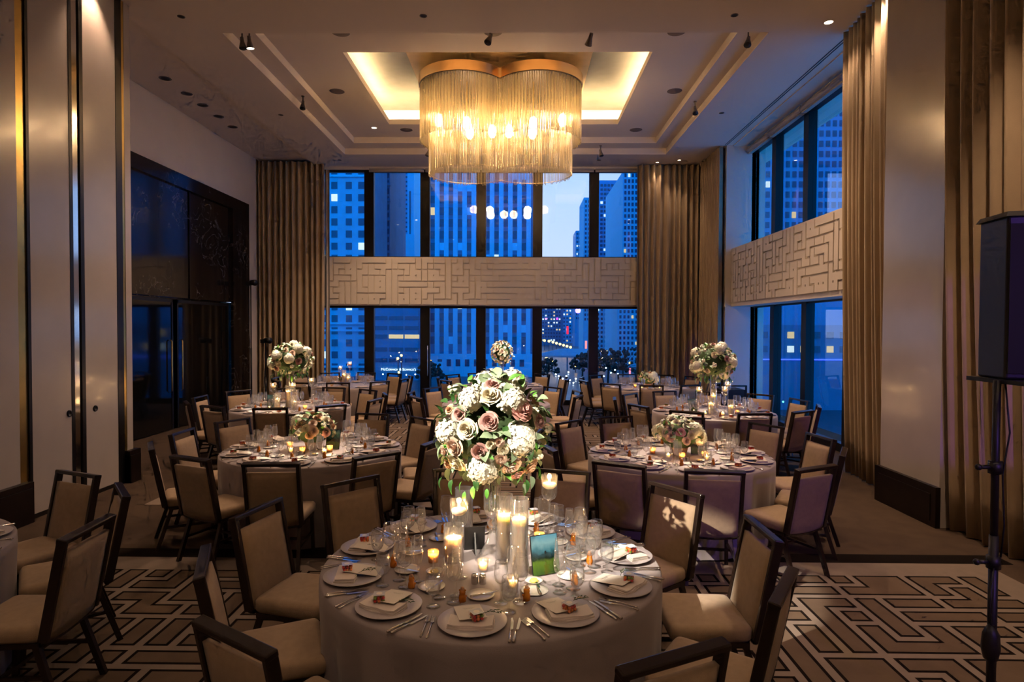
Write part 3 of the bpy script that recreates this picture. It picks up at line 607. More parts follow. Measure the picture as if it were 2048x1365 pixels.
def napkin_mesh():
    b = B()
    for k, (w_, h_) in enumerate(((.20, .105), (.196, .10), (.19, .094))):
        z = .0 + k * .0065; n = 8; vs = []
        for s_ in (0, 1):
            for j in (0, 1):
                for i in range(n + 1):
                    u = i / n * 2 - 1; vs.append((u * w_ / 2, (j - .5) * h_ + .004 * math.sin(5 * u + k), z + s_ * .006 + .004 * u * u * (k + 1) * .5))
        q = 2 * (n + 1); fs = []
        for i in range(n):
            fs += [(i + 1, i, i + n + 1, i + n + 2), (q + i, q + i + 1, q + i + n + 2, q + i + n + 1), (i, i + 1, q + i + 1, q + i), (i + n + 2, i + n + 1, q + i + n + 1, q + i + n + 2)]
        fs += [(0, q, q + n + 1, n + 1), (n, 2 * n + 1, q + 2 * n + 1, q + n)]; b.add(vs, fs, 0, False)
    return b.mesh('folded_napkin', M['napkin'])
ME['napkin'] = napkin_mesh()
b = B(); b.box(-.06, .06, -.09, .09, 0, .0012); ME['card'] = b.mesh('menu_card', M['card'])
b = B()
for k, (w_, y) in enumerate(((.05, .050), (.036, .040))):
    n = 12; vs = [(-w_ / 2 + w_ * i / n, y + .0022 * math.sin(i * 2.4 + k) + d, .0016) for d in (-.0009, .0009) for i in range(n + 1)]; b.add(vs, [(i, i + 1, n + 2 + i, n + 1 + i) for i in range(n)])
ME['script'] = b.mesh('script', M['ink'])
s_ = .026
b = B(); b.box(-s_, s_, -s_, s_, 0, .036); ME['box'] = b.mesh('clear_box', M['acrylic'])
b = B(); b.box(-s_ * .96, s_ * .96, -s_ * .96, s_ * .96, .0362, .0368); b.lathe([(0, .0372), (.014, .0372)], 14, 1); ME['boxlid'] = b.mesh('box_label', [M['boxlabel'], M['card']])
def candies(seed, pal):
    r = random.Random(seed); b = B()
    for i in range(3):
        for j in range(3):
            for l in range(2): b.ball((-.016 + i * .016 + r.uniform(-.002, .002), -.016 + j * .016 + r.uniform(-.002, .002), .009 + l * .012), .0085, 7, 4, r.choice(pal))
    return b.mesh('candy', [M['candyr'], M['candyo'], M['candyg']])
ME['candies'] = [candies(1, (0, 1, 1, 2)), candies(2, (0, 0, 1, 2)), candies(3, (0, 0, 1)), candies(4, (1, 1, 0))]
def bear():
    b = B(); b.lathe([(0, 0), (.016, 0), (.0175, .004), (.0185, .016), (.015, .030), (.0135, .034), (.0155, .042), (.0125, .054), (.008, .056)], 14)
    for sx in (-1, 1): b.ball((sx * .013, 0, .053), .0045, 6, 4); b.ball((sx * .014, -.010, .022), .0055, 6, 4)
    return b.mesh('bear_bottle', M['honey'])
ME['bear'] = bear(); ME['bearcap'] = lathe_mesh('cap', [(.0095, .055), (.0095, .064), (.006, .068), (0, .068)], 'honeycap', 12)
def sprig_mesh(seed):
    r = random.Random(seed); b = B(); pts = [(0, 0, .004), (.02, .012, .008), (.045, .018, .01), (.07, .016, .008)]; b.tube(pts, .0011, 4)
    for k in range(9):
        t = k / 8; x = .012 + .06 * t; y = .010 + .01 * math.sin(3 * t); a = r.uniform(.5, 1.1) * (1 if k % 2 else -1); L = r.uniform(.018, .028); dx, dy = math.cos(a), math.sin(a)
        z = .009 + r.uniform(0, .006); w_ = .0045
        b.add([(x, y, z), (x + dx * L / 2 - dy * w_, y + dy * L / 2 + dx * w_, z + .004), (x + dx * L, y + dy * L, z + .002), (x + dx * L / 2 + dy * w_, y + dy * L / 2 - dx * w_, z + .004)], [(0, 1, 2, 3)])
    return b.mesh('olive_sprig', M['sprig'])
ME['sprig'] = [sprig_mesh(s) for s in (1, 2, 3)]
def setting(tk, k, lvl):
    cx, cyy = TB[tk]; a = math.radians(CH[tk][0] + k * 360 / N); w = '%s, %s' % (seatname(k, N), PH[tk]); sr = random.Random(hash((k, len(tk), tk[0])) if 0 else k * 31 + len(tk) * 7)
    dx, dy = math.sin(a), -math.cos(a); ex, ey = math.cos(a), math.sin(a)   # outward, seat's right
    def at(u, v, z=0): return (cx + dx * (.745 - v) + ex * u, cyy + dy * (.745 - v) + ey * u, ZT + z)
    G = PH[tk]
    tag(link('dinner_plate', ME['plate'], None, at(0, 0), a), 'grey round dinner plate, ' + w, 'plate', 'dinner plates on ' + G)
    tw = sr.uniform(-.35, .35)
    tag(link('folded_napkin', ME['napkin'], None, at(0, -.035, .0105), a + tw), 'folded white napkin on plate, ' + w, 'napkin', 'folded napkins on ' + G)
    if lvl >= 1:
        bo = thing('favor_box', 'clear box of orange candy, ' + w, 'candy box', at(sr.uniform(-.03, .04), -.03, .0325), a + sr.uniform(0, .8), 'candy boxes on ' + G)
        link('candy', sr.choice(ME['candies']), bo); link('clear_box', ME['box'], bo); link('box_label', ME['boxlid'], bo)
    if lvl >= 2:
        cd = tag(link('menu_card', ME['card'], None, at(.0 + .04 * sr.uniform(-1, 1), .045, .0185), rot=(math.radians(-7), 0, a + tw + sr.uniform(-.3, .3))), 'small white name card on plate, ' + w, 'card', 'name cards on ' + G); cd.location.z += .012
        link('script', ME['script'], cd)
        sp = tag(link('olive_sprig', sr.choice(ME['sprig']), None, at(.045, .02, .036), a + sr.uniform(-.4, 1.6)), 'green olive sprig on plate, ' + w, 'sprig', 'olive sprigs on ' + G)
        for nm, me, u, lab in (('fork', 'fork', -.172, 'silver inner fork left of plate, '), ('fork', 'fork', -.197, 'silver outer fork left of plate, '), ('knife', 'knife', .170, 'silver inner knife right of plate, '), ('knife', 'knife', .195, 'silver outer knife right of plate, ')):
            if lvl == 2 and 'outer' in lab: continue
            tag(link(nm, ME[me], None, at(u, -.05 + sr.uniform(-.01, .01)), a + sr.uniform(-.05, .05)), lab + w, nm, nm + 's on ' + G)
        bp = tag(link('bread_plate', ME['bplate'], None, at(.0, .275), a), 'small white bread plate, ' + w, 'plate', 'bread plates on ' + G)
        tag(link('butter_knife', ME['bknife'], None, at(.02, .275, .011), a + sr.uniform(-1, .6)), 'silver butter knife on bread plate, ' + w, 'knife', 'butter knives on ' + G)
    if lvl >= 1:
        br = thing('honey_bear', 'amber honey bear bottle, ' + w, 'bottle', at(-.078, .215), a + PI, 'honey bottles on ' + G); link('bear_bottle', ME['bear'], br); link('cap', ME['bearcap'], br)
    for kd, u, v, lab in (('goblet', .148, .130, 'clear goblet of ice water, '), ('wine', .195, .225, 'large empty wine glass, '), ('white', .105, .215, 'smaller empty wine glass, '), ('flute', .155, .295, 'slim champagne flute, ')):
        if lvl == 0 and kd == 'white': continue
        glasspiece(kd, at(u + sr.uniform(-.008, .008), v + sr.uniform(-.008, .008)), lab + w, lab.split(',')[0] + 's on ' + G)
for tk, lvl, ks in (('front', 3, range(N)), ('low_left', 2, range(N)), ('low_right', 2, range(N)), ('tall_left', 1, range(N)), ('tall_right', 1, range(N)), ('back_left', 0, range(N)), ('back_right', 0, range(N)), ('far_mid', 0, (2, 3, 4, 5, 6, 7)), ('edge', 2, (2, 3, 4))):
    for k in ks: setting(tk, k, lvl)

# ------------------------------------------------------------------ candles, frames, condiments
def flame_mesh(): b = B(); b.lathe([(0, 0), (.0045, .004), (.0062, .012), (.004, .024), (0, .038)], 10); return b.mesh('flame', M['flame'])
ME['flame'] = flame_mesh(); b = B(); b.tube([(0, 0, 0), (0, 0, .010)], .0012, 5); ME['wick'] = b.mesh('wick', M['wick'])
def candle(loc, r, h, label, group, e=0, lit=True, floating=False):
    t = thing('candle', label, 'candle', loc, 0, group)
    b = B(); b.lathe([(0, 0), (r * .9, 0), (r, .004), (r, h - .003), (r - .002, h), (r - .004, h - .002), (r - .006, h - .020), (0, h - .022)] if not floating else [(0, 0), (r * .6, .002), (r, h * .5), (r, h * .85), (r * .9, h), (0, h - .004)], 20)
    obj('wax', b, M['wax'], t); q_ = h - (0 if floating else .018); w_ = link('wick', ME['wick'], t, (0, 0, q_ - .006))
    if lit: link('flame', ME['flame'], t, (0, 0, q_ + .002))
    if e: lamp('candle_light', 'POINT', (loc[0], loc[1], loc[2] + q_ + .020), e * 2.6, (1, .56, .22), shadow_soft_size=.012)
def hurricane(loc, r, h, label, group):
    b = B(); b.lathe([(0, .001), (r, .001), (r, h), (r - .0025, h), (r - .0025, .006), (0, .006)], 26); tag(obj('hurricane_glass', b, M['clear_glass'], None, loc), label, 'glass vase', group)
def stem_candle(x, y, h, w, r=.046, e=0, nm=''):
    t = thing('stemmed_candle_holder', 'tall stemmed glass with water for a floating candle, ' + w, 'candle holder', (x, y, ZT), 0, 'stemmed candle glasses')
    b = B(); b.lathe([(.010, h - .145), (r * .75, h - .13), (r, h - .105), (r * 1.02, h)], 24); obj('bowl', b, M['clear_glass'], t)
    b = B(); b.lathe([(0, .001), (.048, .001), (.048, .003), (.014, .010), (.007, .03), (.006, h - .2), (.009, h - .16), (.011, h - .145)], 18); obj('stem', b, M['clear_glass'], t)
    b = B(); b.lathe([(0, h - .142), (r * .7, h - .128), (r * .96, h - .103), (r * .97, h - .072), (0, h - .072)], 20); obj('water', b, M['water'], t)
    candle((x, y, ZT + h - .078), r * .86, .032, 'floating ivory candle in stemmed glass, ' + w, 'floating candles', e, True, True)
def votive(x, y, w, e=0, mercury=False):
    b = B(); b.lathe([(0, .001), (.026, .001), (.031, .065), (.0295, .065), (.025, .006), (0, .006)], 18); tag(obj('votive_glass', b, M['mercury_glass' if mercury else 'clear_glass'], None, (x, y, ZT)), ('amber mercury' if mercury else 'clear') + ' votive glass, ' + w, 'candle holder', 'votive glasses')
    candle((x, y, ZT + .0065), .021, .036, 'small lit votive candle, ' + w, 'votive candles', e)
def picture_material():
    m = mat('lake_print', (.1, .3, .3), .25); t = m.node_tree; bs = t.nodes['Principled BSDF']; tcn = nn(t, 'ShaderNodeTexCoord'); sp = nn(t, 'ShaderNodeSeparateXYZ'); t.links.new(tcn.outputs['Object'], sp.inputs[0])
    n = nn(t, 'ShaderNodeTexNoise'); n.inputs['Scale'].default_value = 30; t.links.new(tcn.outputs['Object'], n.inputs['Vector'])
    v = math_node(t, 'ADD', math_node(t, 'MULTIPLY', sp.outputs['Z'], 5.0), math_node(t, 'MULTIPLY_ADD', n.outputs[0], .24, -.12))
    r = nn(t, 'ShaderNodeValToRGB'); t.links.new(v, r.inputs[0]); cr = r.color_ramp; cr.elements[0].position = 0; cr.elements[0].color = (.05, .16, .02, 1); cr.elements[1].position = 1; cr.elements[1].color = (.12, .45, .62, 1)
    for p, c in ((.32, (.16, .32, .03, 1)), (.40, (.02, .05, .03, 1)), (.52, (.03, .10, .12, 1)), (.6, (.06, .26, .33, 1)), (.8, (.28, .60, .66, 1))): e = cr.elements.new(p); e.color = c
    dk = nn(t, 'ShaderNodeVectorMath', operation='SCALE'); t.links.new(r.outputs[0], dk.inputs[0]); dk.inputs['Scale'].default_value = .55; t.links.new(dk.outputs[0], bs.inputs['Base Color']); return m
M['picture'] = picture_material()
def photo_frame(x, y, rz, w, h=.20, wd=.15):
    t = thing('photo_frame', 'clear easel frame with a lake landscape print, ' + w, 'picture frame', (x, y, ZT + .002), rz, 'easel picture frames')
    tilt = Matrix.Rotation(math.radians(-12), 4, 'X')
    for nm, m, bx_ in (('print', 'picture', (-wd / 2, wd / 2, 0, .003, .004, h)), ('glass', 'acrylic', (-wd / 2 - .004, wd / 2 + .004, -.004, -.002, 0, h + .004)), ('back_board', 'black', (-wd / 2 - .004, wd / 2 + .004, .003, .007, 0, h + .004))):
        b = B(); b.box(*bx_); b.xf(tilt); obj(nm, b, M[m], t)
    b = B(); b.add([(-.004, .02, .12), (-.004, .10, 0), (-.004, .035, 0), (.004, .02, .12), (.004, .10, 0), (.004, .035, 0)], [(0, 1, 2), (5, 4, 3), (0, 3, 4, 1), (1, 4, 5, 2), (2, 5, 3, 0)]); obj('easel_leg', b, M['black'], t)
def shaker(x, y, w):
    b = B(); b.lathe([(0, 0), (.017, 0), (.0175, .002), (.0175, .040), (.016, .046), (0, .047)], 18); t = tag(obj('shaker', b, M['chrome'], None, (x, y, ZT)), w, 'shaker', 'silver salt and pepper shakers')
    b = B(); b.lathe([(.0180, .030), (.0183, .031), (.0180, .032)], 18); obj('band', b, M['silver'], t)
def butter_dish(x, y, w):
    t = tag(link('butter_dish', lathe_mesh('butter_dish', [(0, .003), (.03, .003), (.044, .016), (.045, .018), (.032, .008), (0, .007)], 'bplate', 24), None, (x, y, ZT)), 'small white dish, ' + w, 'dish', 'butter dishes')
    b = B(); b.lathe([(.021, .0095), (.023, .014), (.017, .022), (0, .024)], 14); tag(obj('butter', b, M['butter'], None, (x, y, ZT)), 'yellow butter pat in dish, ' + w, 'butter', 'butter pats')
# front table centre
stem_candle(-.31, 3.16, .40, 'front table left of bouquet', e=1.2); stem_candle(.17, 3.50, .45, 'front table right of bouquet', e=1.2)
hurricane((0, 3.20, ZT), .048, .40, 'tall clear cylinder around the nearer pillar candle, front table', 'clear candle cylinders'); candle((0, 3.20, ZT + .0065), .038, .29, 'tall white pillar candle in front of the big bouquet', 'pillar candles', 1.6)
hurricane((-.085, 3.42, ZT), .048, .36, 'tall clear cylinder around the pillar candle behind, front table', 'clear candle cylinders'); candle((-.085, 3.42, ZT + .0065), .038, .24, 'pillar candle just behind the tallest one, front table', 'pillar candles', 1.6)
hurricane((-.36, 3.38, ZT), .056, .20, 'short clear cylinder around the stubby pillar, front table', 'clear candle cylinders'); candle((-.36, 3.38, ZT + .0065), .046, .125, 'short thick pillar candle left of bouquet, front table', 'pillar candles', 1.6)
hurricane((-.34, 3.78, ZT), .055, .30, 'empty looking tall cylinder behind the stemmed candle, front table', 'clear candle cylinders')
votive(-.19, 3.24, 'in front of the bouquet vase, front table', 1.2); votive(-.03, 3.02, 'among the glasses near the honey bottles, front table', 1.0); votive(-.47, 3.36, 'left of the stubby pillar, front table', .9, True); votive(.12, 3.66, 'behind the picture frame, front table', .9, True)
photo_frame(.145, 3.19, math.radians(24), 'facing the camera, front table'); photo_frame(-.26, 3.56, math.radians(190), 'seen from behind left of vase, front table', .14, .11)
shaker(-.222, 3.08, 'left silver shaker of the pair, front table'); shaker(-.182, 3.08, 'right silver shaker of the pair, front table')
butter_dish(.075, 3.09, 'right of the shakers on front table'); butter_dish(-.44, 3.2, 'left of the stemmed candle on front table')
def centre(tk, kind):
    x, y = TB[tk]; w = PH[tk]
    if kind == 'low':
        for k, (dx, dy, m_) in enumerate(((-.16, -.22, 0), (-.03, -.25, 1), (.22, -.16, 1), (.20, -.28, 0), (-.26, .02, 1))): votive(x + dx, y + dy, '%s, %s' % (('left front', 'middle front', 'right beside flowers', 'right front', 'left beside flowers')[k], w), .7, bool(m_))
        photo_frame(x + .20, y - .02, math.radians(-12), w); butter_dish(x + .12, y - .34, w); shaker(x - .04, y - .36, 'left silver shaker, ' + w); shaker(x + .0, y - .36, 'right silver shaker, ' + w)
    elif kind == 'tall':
        for k, (dx, dy, h) in enumerate(((-.25, -.12, .40), (.10, -.24, .42), (.27, .14, .46))): stem_candle(x + dx, y + dy, h, '%s, %s' % (('left one', 'middle one', 'right one')[k], w), e=.8)
        for k, (dx, dy, h) in enumerate(((-.12, -.28, .16), (.16, -.33, .13), (-.02, -.08, .26))):
            hurricane((x + dx, y + dy, ZT), .048, h + .1, 'clear candle cylinder, %s, %s' % (('left', 'right', 'tallest')[k], w), 'clear candle cylinders'); candle((x + dx, y + dy, ZT + .0065), .038, h, 'ivory pillar candle, %s, %s' % (('left', 'right', 'tallest')[k], w), 'pillar candles', 1.0)
        for k, (dx, dy) in enumerate(((-.22, -.34), (.29, -.22), (.02, -.4))): votive(x + dx, y + dy, '%s, %s' % (('left front', 'right front', 'nearest')[k], w), .6, k == 1)
        photo_frame(x - .30, y - .02, math.radians(20), w)
    elif kind == 'candles':
        for k, (dx, dy, h) in enumerate(((-.12, .1, .42), (.12, .0, .52))): stem_candle(x + dx, y + dy, h, '%s, %s' % (('left', 'right')[k], w), e=.8)
        for k, (dx, dy, h) in enumerate(((.02, -.1, .24), (.14, -.2, .18))):
            hurricane((x + dx, y + dy, ZT), .048, h + .1, 'clear candle cylinder, %s, %s' % (('left', 'right')[k], w), 'clear candle cylinders'); candle((x + dx, y + dy, ZT + .0065), .038, h, 'ivory pillar candle, %s, %s' % (('left', 'right')[k], w), 'pillar candles', 1.0)
        votive(x - .2, y - .25, w, .6, True)
    elif kind == 'ball':
        for k, (dx, dy, h) in enumerate(((-.24, .0, .38), (.22, -.08, .42))): stem_candle(x + dx, y + dy, h, '%s, %s' % (('left', 'right')[k], w), e=.8)
        votive(x + .05, y - .3, w, .6, True); hurricane((x + .12, y - .18, ZT), .048, .3, 'clear candle cylinder, ' + w, 'clear candle cylinders'); candle((x + .12, y - .18, ZT + .0065), .038, .2, 'ivory pillar candle, ' + w, 'pillar candles', 1.0)
for tk, kd in (('low_left', 'low'), ('low_right', 'low'), ('back_right', 'low'), ('tall_left', 'tall'), ('tall_right', 'tall'), ('back_left', 'candles'), ('far_mid', 'ball')): centre(tk, kd)

# ------------------------------------------------------------------ flowers
def rose_bm(seed, ruffle=.03):
    r = random.Random(seed); b = B(); k = 0; n = 24
    for q in range(n):                       # petals on a tightening spiral: wrapped bud inside, open cups outside
        t = q / (n - 1); th = q * 2.3999 + r.uniform(-.12, .12); R = .13 + .82 * t ** .85; h = .60 - .30 * t ** 1.6; z0 = .10 - .30 * t; flare = .05 + .34 * t ** 2; D = 1.15 - .45 * t; nu, nv = 6, 5; vs = []
        for j in range(nv):
            v = j / (nv - 1)
            for i in range(nu):
                u = i / (nu - 1) * 2 - 1; a = th + u * D * (.6 + .4 * v); e = 1 - .35 * abs(u) ** 3 * v
                rr = R * (.45 + .50 * math.sin(v * PI / 2)) + flare * v ** 3 - .05 * u * u * v * R + ruffle * v * v * r.uniform(-1, 1) * (.4 + R) + .02 * u
                vs.append((rr * math.cos(a), rr * math.sin(a), z0 + h * v * e - .10 * flare * v ** 4 * 3))
        b.add(vs, [(j * nu + i, j * nu + i + 1, (j + 1) * nu + i + 1, (j + 1) * nu + i) for j in range(nv - 1) for i in range(nu - 1)], 0, True)
    b.ball((0, 0, -.02), .30, 10, 6); return b
ROSES = {}
for k, m_ in enumerate(('cream', 'mauve', 'pink', 'blush', 'peach')): ROSES[m_] = [rose_bm(k * 3 + j).mesh('rose', M[m_]) for j in range(2)]
def hyd_mesh(seed, n=150):
    r = random.Random(seed); b = B(); b.ball((0, 0, 0), .89, 16, 10)
    for k in range(n):
        zc = 1 - 1.75 * (k + .5) / n; a = k * 2.39996 + r.uniform(-.2, .2); q = math.sqrt(max(0, 1 - zc * zc)); d = Vector((q * math.cos(a), q * math.sin(a), zc)); R = r.uniform(.84, 1.0)
        t1 = d.orthogonal().normalized(); t2 = d.cross(t1); ro = r.uniform(0, 6); s = r.uniform(.13, .18)
        for p in range(4):
            c, sn = math.cos(ro + p * PI / 2), math.sin(ro + p * PI / 2); e = t1 * c + t2 * sn; f = t2 * c - t1 * sn; tilt = d * r.uniform(-.3, .35)
            o = d * R; b.add([o, o + (e * .35 + f * .42) * s + d * .03, o + (e * .85 + f * .46 + tilt * .7) * s + d * .02, o + (e * 1.1 + tilt) * s, o + (e * .85 - f * .46 + tilt * .7) * s + d * .02, o + (e * .35 - f * .42) * s + d * .03, o + e * .6 * s + d * .015], [(0, 1, 6), (1, 2, 6), (2, 3, 6), (3, 4, 6), (4, 5, 6), (5, 0, 6)], 0, True)
    return b.mesh('hydrangea', M['hyd'])
HYD = [hyd_mesh(1), hyd_mesh(2)]
def cluster_mesh(seed):
    r = random.Random(seed); b = B()
    for k in range(11):
        d = Vector((r.gauss(0, 1), r.gauss(0, 1), abs(r.gauss(0, 1)))).normalized() * r.uniform(.45, .75); b.ball(d, r.uniform(.28, .36), 7, 5)
    return b.mesh('blossom_cluster', M['hyd'])
CLU = [cluster_mesh(1), cluster_mesh(2)]
def leaf_mesh(m, wd, seed):
    r = random.Random(seed); b = B(); n = 5; vs = []; c = r.uniform(.15, .35)
    for i in range(n + 1):
        t = i / n; w_ = wd * math.sin(PI * t ** .8) ** .8 if 0 < t < 1 else 0; z = c * t * (1 - t) * 1.2 - .25 * t * t
        vs += [(t, -w_, z + .25 * w_), (t, 0, z), (t, w_, z + .25 * w_)]
    fs = []
    for i in range(n):
        for q in (0, 1): a = i * 3 + q; fs.append((a, a + 1, a + 4, a + 3))
    b.add(vs, fs, 0, True); return b.mesh('leaf', M[m])
LEAF = [leaf_mesh('leaf', .22, 1), leaf_mesh('leafd', .25, 2), leaf_mesh('leaf', .2, 3), leaf_mesh('euca', .36, 4), leaf_mesh('euca', .40, 5), leaf_mesh('leafd', .2, 6)]
def aim(d, spin=0): return (Vector(d).to_track_quat('Z', 'Y') @ Euler((0, 0, spin)).to_quaternion()).to_euler()
def place(t, nm, me, p, d, s, r): return link(nm, me, t, p, rot=aim(d, r.uniform(0, 6)), scale=s)
def foliage(t, c, rx, ry, rz, n, r, size=(.05, .085), zlo=-1, extra=0):
    for k in range(n):
        while True:
            d = Vector((r.gauss(0, 1), r.gauss(0, 1), r.gauss(0, 1))).normalized()
            if d.z > zlo: break
        p = Vector((c[0] + d.x * rx * .88, c[1] + d.y * ry * .88, c[2] + d.z * rz * .88)); tang = Vector((r.gauss(0, 1), r.gauss(0, 1), r.gauss(0, 1) - .2)); dirv = (d * r.uniform(.35, 1.0) + (tang - d * tang.dot(d)).normalized() * .8).normalized()
        q = dirv.to_track_quat('X', 'Z') @ Euler((r.uniform(-.8, .8), 0, 0)).to_quaternion()
        link('leaf', r.choice(LEAF), t, p, rot=q.to_euler(), scale=r.uniform(*size))
def flower(t, kind, p, d, R, r):
    if kind == 'hyd': return place(t, 'hydrangea', r.choice(HYD), p, d, R, r)
    if kind == 'clu': return place(t, 'blossom_cluster', r.choice(CLU), p, d, R, r)
    return place(t, 'rose', r.choice(ROSES[kind]), p, d, R, r)
def tall_vase(t, top):
    b = B(); b.lathe([(.092, .001), (.094, .004), (.060, .05), (.030, .11), (.016, .165), (.020, .18)], 24); obj('vase_foot', b, M['clear_glass'], t)
    b = B(); b.ball((0, 0, .205), .028, 14, 8); obj('vase_knob', b, M['clear_glass'], t)
    b = B(); b.lathe([(.012, .232), (.034, .25), (.046, .285), (.047, .36), (.050, top)], 24); obj('vase_bowl', b, M['clear_glass'], t)
    b = B(); b.lathe([(0, .25), (.032, .255), (.043, .285), (.043, .31), (0, .31)], 18); obj('water', b, M['water'], t)
    for k in range(5):
        a = k * 1.256; b = B(); b.tube([(.02 * math.cos(a), .02 * math.sin(a), .27), (.03 * math.cos(a + .6), .03 * math.sin(a + .6), top + .05)], .0028, 5); obj('stalk', b, M['sprig'], t)
def bouquet(tk, label, c_z, rx, rz, spec, nleaf, seed, back=10, vase='tall', zlo=-1, fs=1.0, drop=0, kinds=None):
    x, y = TB[tk]; r = random.Random(seed); t = thing('flower_arrangement', label, 'flowers', (x, y, ZT), r.uniform(0, .0), 'floral centrepieces'); c = (0, 0, c_z - ZT)
    if vase == 'tall': tall_vase(t, c_z - ZT - rz * .65)
    elif vase == 'pot': b = B(); b.lathe([(0, .001), (.075, .001), (.10, .10), (.105, .11), (.098, .11), (.09, .09), (0, .09)], 24); obj('pot', b, M['pot'], t)
    b = B(); b.lathe([(rx * .72 * math.sin(PI * i / 8), -rz * .72 * math.cos(PI * i / 8)) for i in range(9)], 18, 0, c); obj('floral_foam', b, M['moss'], t)
    for kind, dx, dz, R in spec:
        q = 1 - (dx / rx) ** 2 - (dz / rz) ** 2; yy = -rx * math.sqrt(q) if q > 0 else 0
        d = Vector((dx / rx ** 2, yy / rx ** 2, dz / rz ** 2)).normalized(); p = Vector(c) + Vector((dx, yy, dz)) - d * R * (.55 if kind == 'hyd' else .35); flower(t, kind, p, d, R, r)
    kinds = kinds or ['hyd', 'cream', 'blush', 'hyd', 'mauve', 'clu', 'pink', 'cream', 'peach', 'blush']
    for k in range(back):
        if vase == 'tall' and spec: az = r.uniform(.15, PI - .15); el = r.uniform(-.6, 1.2)
        else: az = k * 2.4 + r.uniform(-.2, .2); zz_ = zlo + (1 - zlo) * (k + .5) / back; el = math.asin(max(-1, min(1, zz_)))
        d = Vector((math.cos(az) * math.cos(el), math.sin(az) * math.cos(el), math.sin(el))); kd = kinds[k % len(kinds)]; R = (.085 if kd == 'hyd' else r.uniform(.038, .05)) * fs
        flower(t, kd, Vector(c) + Vector((d.x * (rx - R * .5), d.y * (rx - R * .5), d.z * (rz - R * .5))), d, R, r)
    foliage(t, c, rx, rx, rz, nleaf, r, (.05 * fs, .085 * fs), zlo)
    for k in range(drop):
        a = r.uniform(0, 2 * PI); rr = rx * r.uniform(.4, .9); p = Vector(c) + Vector((rr * math.cos(a), rr * math.sin(a), -rz * r.uniform(.7, .95)))
        q = Vector((math.cos(a) * .3, math.sin(a) * .3, -1)).normalized().to_track_quat('X', 'Z'); link('leaf', r.choice(LEAF), t, p, rot=q.to_euler(), scale=r.uniform(.05, .09))
    return t
PXL = [('hyd', 937, 774, 27), ('hyd', 1030, 780, 28), ('hyd', 884, 850, 27), ('hyd', 1046, 862, 36), ('hyd', 962, 932, 35), ('cream', 978, 772, 20), ('mauve', 917, 809, 15), ('cream', 933, 838, 19), ('mauve', 979, 821, 17), ('pink', 1046, 801, 21), ('mauve', 961, 882, 16), ('blush', 906, 877, 19), ('cream', 908, 914, 20), ('peach', 889, 926, 15), ('mauve', 981, 752, 14), ('cream', 1006, 877, 11), ('blush', 1002, 897, 11), ('blush', 999, 862, 9), ('cream', 983, 866, 9), ('blush', 1022, 916, 20), ('peach', 1062, 929, 19), ('pink', 1034, 941, 13), ('mauve', 1080, 828, 13), ('clu', 1004, 796, 14), ('clu', 1096, 848, 11), ('peach', 895, 804, 10), ('clu', 1080, 903, 9), ('blush', 884, 892, 12)]
sc = 2.62e-3
bouquet('front', 'large round bouquet of hydrangeas and roses on tall glass vase, the front table', 1.50, .325, .31, [(k, (px - 980) * sc, (852 - py) * sc, R * sc) for k, px, py, R in PXL], 230, 4, 12, drop=26)
bouquet('tall_left', 'tall white and blush bouquet on glass vase, left by the curtain', 1.53, .34, .27, [], 170, 5, 46, fs=1.0, drop=30, zlo=-.8, kinds=['cream', 'hyd', 'clu', 'blush', 'cream', 'clu', 'hyd', 'mauve', 'cream', 'blush', 'clu'])
bouquet('tall_right', 'tall white bouquet with much greenery on glass vase, right', 1.54, .34, .29, [], 190, 6, 42, fs=1.05, drop=34, zlo=-.8, kinds=['hyd', 'cream', 'clu', 'hyd', 'cream', 'mauve', 'clu', 'cream', 'blush'])
bouquet('far_mid', 'small round ball of cream roses on glass vase near the windows', 1.50, .25, .27, [], 45, 8, 64, fs=.95, drop=6, zlo=-.95, kinds=['cream', 'blush', 'clu', 'cream', 'cream', 'clu', 'blush'])
bouquet('low_left', 'low mound of cream and peach roses in pot, left', .955, .235, .19, [], 60, 9, 36, vase='pot', zlo=-.15, kinds=['cream', 'blush', 'peach', 'hyd', 'cream', 'mauve', 'blush', 'clu', 'cream', 'peach', 'blush'])
bouquet('low_right', 'low mound of white roses and hydrangeas in pot, right', .955, .245, .19, [], 65, 10, 32, vase='pot', zlo=-.15, kinds=['hyd', 'cream', 'blush', 'cream', 'clu', 'cream', 'pink', 'blush', 'cream'])
bouquet('back_right', 'low mound of white flowers on back right table by curtain', .95, .22, .17, [], 45, 12, 20, vase='pot', zlo=-.15)
bouquet('back_left', 'tiny posy of white flowers between candles on back left table', .90, .11, .10, [], 18, 13, 9, vase='pot', zlo=-.1, fs=.8)

